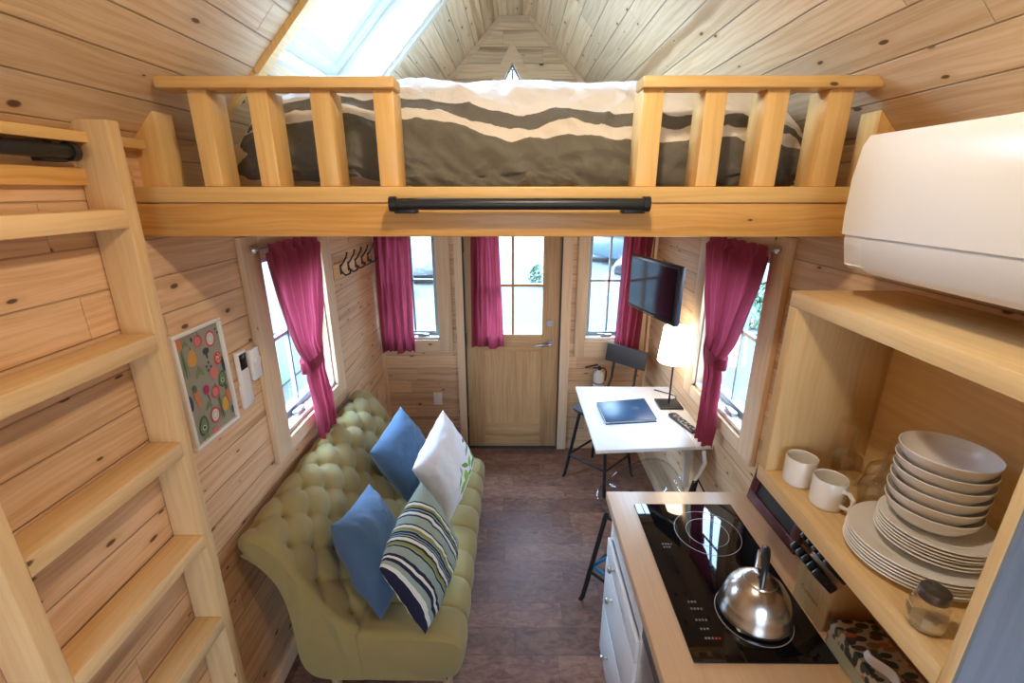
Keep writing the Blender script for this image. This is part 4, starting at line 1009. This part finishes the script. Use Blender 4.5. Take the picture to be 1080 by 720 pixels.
jr = thing('glass_jar', 'small faceted glass jar with metal lid at the shelf end', 'jar', (.812, .695, SZ+.0008))
MB().lathe([(0, 0), (.028, 0), (.034, .006), (.035, .045), (.032, .055), (.022, .066), (.021, .072)], seg=10).lathe([(0, .003), (.026, .003), (.032, .008), (.033, .045), (.030, .054), (.020, .065)], seg=10).build('body', M['wineglass'], jr, angle=20)
MB().lathe([(.0245, .068), (.0255, .07), (.0255, .084), (.024, .088), (.0, .091)], seg=32).build('lid', M['darklid'], jr)
MB().lathe([(0, .004), (.030, .005), (.031, .012), (0, .014)], seg=10).build('contents', plain('spice', (.45, .36, .20), .9), jr)

# mini split
ac = thing('air_conditioner', 'white wall mounted air conditioner above the shelf', 'air conditioner', (.95, .78, 2.10))
prof = [(W-.001, 1.985), (W-.001, 2.272), (.86, 2.276), (.825, 2.272), (.812, 2.25), (.803, 2.18), (.803, 2.10), (.810, 2.03), (.822, 1.98), (.84, 1.966), (.90, 1.962)]
mb = MB(); mb.prism(prof, 1, .36, 1.158, bev=.003); mb.build('body', M['whitegloss'], ac, world=True, angle=50)
fp = [(.802, 2.10), (.802, 2.18), (.811, 2.25), (.823, 2.272), (.820, 2.274), (.808, 2.252), (.799, 2.181), (.799, 2.099), (.803, 2.052), (.806, 2.052)]
mb = MB(); mb.prism(fp, 1, .36, 1.160); mb.build('front_panel', M['whitegloss'], ac, world=True, angle=50)
mb = MB(); mb.prism([(.804, 2.046), (.8065, 2.046), (.820, 1.985), (.838, 1.969), (.836, 1.966), (.817, 1.982)], 1, .36, 1.09); mb.build('louver', M['whitegloss'], ac, world=True, angle=50)

# pendant lamp in the vault above the kitchen
pd = thing('pendant_lamp', 'pendant lamp with dark metal shade hanging from the ridge', 'lamp', (.10, .62, 2.82))
MB().lathe([(0, .0), (.03, .008), (.042, .03), (.045, .05), (.038, .075), (.022, .098), (.018, .11)], seg=28, T=Matrix.Translation((0, 0, -.05))).build('bulb', M['bulb'], pd)
MB().lathe([(.024, .075), (.05, .065), (.095, -.005), (.125, -.03), (.124, -.033), (.093, -.008), (.049, .062), (.024, .072)], seg=48).build('lamp_shade', M['charcoal'], pd)
MB().cyl((0, 0, .058), (0, 0, .10), .02, 16).build('socket', M['black'], pd); MB().cyl((0, 0, .10), (0, 0, ZF-2.82-.02), .003, 8).build('cord', M['black'], pd); MB().cyl((0, 0, ZF-2.82-.022), (0, 0, ZF-2.82-.001), .05, 24).build('canopy', M['black'], pd)

# ------------------------------------------------------------------ outdoors
GZ = -.75
tag(MB().box(-40, 40, -14, 60, GZ-.2, GZ, axis=0).build('ground', M['sand'], smooth=False), 'bright sandy ground outside the windows', kind='structure')
tag(MB().box(-30, 30, 9.2, 9.8, GZ-.02, GZ+.05, bev=.01).build('kerb_path', M['gravel']), 'pale kerb strip across the yard', kind='structure')
tag(MB().box(-12, -3.6, 2.2, 9.0, GZ-.01, GZ+.03).build('grass_patch', M['grass']), 'green lawn outside the left window', 'lawn', kind='stuff')
def shrub(label, x, y, r):
    rnd = random.Random(int(x*100+y*7)); mb = MB()
    for i in range(420):
        a = rnd.uniform(0, 2*pi); zz = rnd.random(); rr = r*sqrt(max(0.02, 1-(zz-.4)**2*1.6))*(.5+.5*rnd.random())
        p = Vector((x+rr*cos(a), y+rr*sin(a), GZ+zz*r*1.5)); q = Vector((rnd.gauss(0, 1), rnd.gauss(0, 1), rnd.gauss(.4, 1))).normalized(); s = r*.16
        t = q.orthogonal().normalized(); b = q.cross(t); mb.add([p-t*s, p+b*s*.4+q*s*.1, p+t*s, p-b*s*.4+q*s*.1], [[0, 1, 2, 3]])
    o = thing('shrub', label, 'shrub', (x, y, GZ)); mb.build('foliage', M['leaf'], o, world=True, smooth=False)
    MB().tube([(x, y, GZ-.02), (x, y, GZ+r*.8)], [.03, .015], 8).build('stem', M['leg'], o, world=True)
shrub('low green shrub on the sand seen through the door glass', .86, 14.6, .42); shrub('green bush in the grass outside the left window', -4.3, 6.3, .65)
shrub('second green bush near the house corner outside the left window', -3.4, 5.2, .45); shrub('green bush outside the right window', 5.3, 9.9, .7)
def rock(label, x, y, r):
    rnd = random.Random(int(x*31+y)); bm = bmesh.new(); bmesh.ops.create_icosphere(bm, subdivisions=3, radius=r)
    for v in bm.verts: v.co *= 1+.35*noise.noise(v.co/r*1.3+Vector((x, y, 0))); v.co.z *= .65
    mb = MB(); mb.bm_in(bm, dims=(1, 1, 1), T=Matrix.Translation((x, y, GZ+r*.35))); tag(mb.build('rock', M['rock']), label, 'rock')
rock('grey boulder left of the driveway', -3.6, 13.2, .6); rock('pale boulder beside the kerb seen through the left front window', -3.0, 15.5, .9); rock('grey boulder in front of the parked car', 4.1, 16.6, .55)
# car
cr = thing('car', 'dark blue parked car seen through the window right of the door', 'car', (4.3, 19.2, GZ), radians(-62))
# local: length along +x, nose at -x
body = [(-2.2, .32), (-2.25, .55), (-2.2, .86), (-2.05, .98), (-1.0, 1.08), (-.45, 1.62), (-.2, 1.70), (1.5, 1.70), (1.95, 1.60), (2.2, 1.08), (2.25, .5), (2.2, .32)]
mb = MB(); mb.prism(body, 1, -.88, .88, bev=.06); mb.build('body', M['carpaint'], cr, angle=40)
MB().prism([(-.93, 1.12), (-.46, 1.56), (-.2, 1.62), (1.45, 1.62), (1.85, 1.54), (2.0, 1.12)], 1, -.895, .895).build('side_windows', M['carglass'], cr, smooth=False)
MB().prism([(-1.03, 1.10), (-.47, 1.645), (-.45, 1.625), (-1.0, 1.08)], 1, -.78, .78).build('windscreen', M['carglass'], cr, smooth=False)
for x in (-1.4, 1.4):
    for s in (-1, 1):
        wl = MB().tube([(x, s*.68, .36), (x, s*.92, .36)], .36, 28).build('wheel', M['tire'], cr)
        MB().tube([(x, s*.915, .36), (x, s*.935, .36)], .22, 20).build('hub', M['chrome'], wl)
MB().box(-2.275, -2.2, -.55, .55, .62, .82, bev=.02).build('grille', M['tire'], cr); MB().box(-2.29, -2.18, -.85, .85, .30, .52, bev=.05).build('bumper', M['tire'], cr)
for s in (-1, 1): MB().box(-2.265, -2.1, s*.62, s*.86, .72, .88, bev=.03).build('headlight', M['lamp'], cr)
MB().tube([(-2.285+.0*i, .07*cos(i*2*pi/20), .72+.07*sin(i*2*pi/20)) for i in range(20)], .012, 8, closed=True).build('badge', M['chrome'], cr)

# ------------------------------------------------------------------ light
w = bpy.data.worlds.new('sky'); SC.world = w; w.use_nodes = True; nt = w.node_tree; nt.nodes.clear()
wo = nt.nodes.new('ShaderNodeOutputWorld'); bg = nt.nodes.new('ShaderNodeBackground'); tcw = nt.nodes.new('ShaderNodeTexCoord'); sp = nt.nodes.new('ShaderNodeSeparateXYZ'); rp = nt.nodes.new('ShaderNodeValToRGB')
nt.links.new(tcw.outputs['Generated'], sp.inputs[0]); nt.links.new(sp.outputs[2], rp.inputs[0]); nt.links.new(rp.outputs[0], bg.inputs[0]); nt.links.new(bg.outputs[0], wo.inputs[0])
rp.color_ramp.elements[0].color = (.30, .37, .44, 1); rp.color_ramp.elements[1].color = (.58, 1.0, 1.58, 1)
vm = nt.nodes.new('ShaderNodeVectorMath'); vm.operation = 'DOT_PRODUCT'; vm.inputs[1].default_value = (-.72, .0, .69); nt.links.new(tcw.outputs['Generated'], vm.inputs[0])
mr = nt.nodes.new('ShaderNodeMapRange'); mr.interpolation_type = 'SMOOTHSTEP'   # added sky glow facing the skylight, brightens the vault
for i_, v_ in ((1, .72), (2, .98), (3, 24.0), (4, 85.0)): mr.inputs[i_].default_value = v_
nt.links.new(vm.outputs['Value'], mr.inputs[0]); nt.links.new(mr.outputs[0], bg.inputs[1])
def portal(name, loc, rot, sx, sy):
    l = bpy.data.lights.new(name, 'AREA'); l.shape = 'RECTANGLE'; l.size = sx; l.size_y = sy; l.cycles.is_portal = True
    o = bpy.data.objects.new(name, l); C.objects.link(o); o.location = loc; o.rotation_euler = rot
portal('portal_left', (-W-.12, 2.22, 1.47), (0, -pi/2, 0), .84, .62)
portal('portal_right', (W+.12, 2.22, 1.47), (0, pi/2, 0), .84, .62)
portal('portal_front_left', (-.815, D+.12, 1.45), (-pi/2, 0, 0), .43, .9)
portal('portal_front_right', (.75, D+.12, 1.45), (-pi/2, 0, 0), .38, .9)
portal('portal_door', (-.015, D+.10, 1.46), (-pi/2, 0, 0), .48, .84)
portal('portal_back', (.1, YB-.06, 1.5), (pi/2, 0, 0), 1.3, 1.2)
o_ = sl((KX0+KX1)/2, (KY0+KY1)/2, .23); portal('portal_skylight', o_, (0, -math.atan(1.05), 0), .62, .8)

# ------------------------------------------------------------------ camera
F = 485.; TH = atan(160/F); YAW = atan(3/F*cos(TH))
cam = bpy.data.cameras.new('camera'); co = bpy.data.objects.new('camera', cam); C.objects.link(co)
cam.sensor_width = 36; cam.lens = F/1080*36; cam.clip_start = .02; cam.clip_end = 200
co.location = (0, 0, 2.155); co.rotation_euler = (pi/2-TH, 0, YAW)
SC.camera = co
SC.view_settings.view_transform = 'Standard'; SC.view_settings.look = 'None'; SC.view_settings.gamma = 1; SC.view_settings.use_curve_mapping = False
SC.view_settings.exposure = 0.0
SC.cycles.max_bounces = 10; SC.cycles.diffuse_bounces = 6; SC.cycles.transparent_max_bounces = 16; SC.cycles.caustics_reflective = False; SC.cycles.caustics_refractive = False
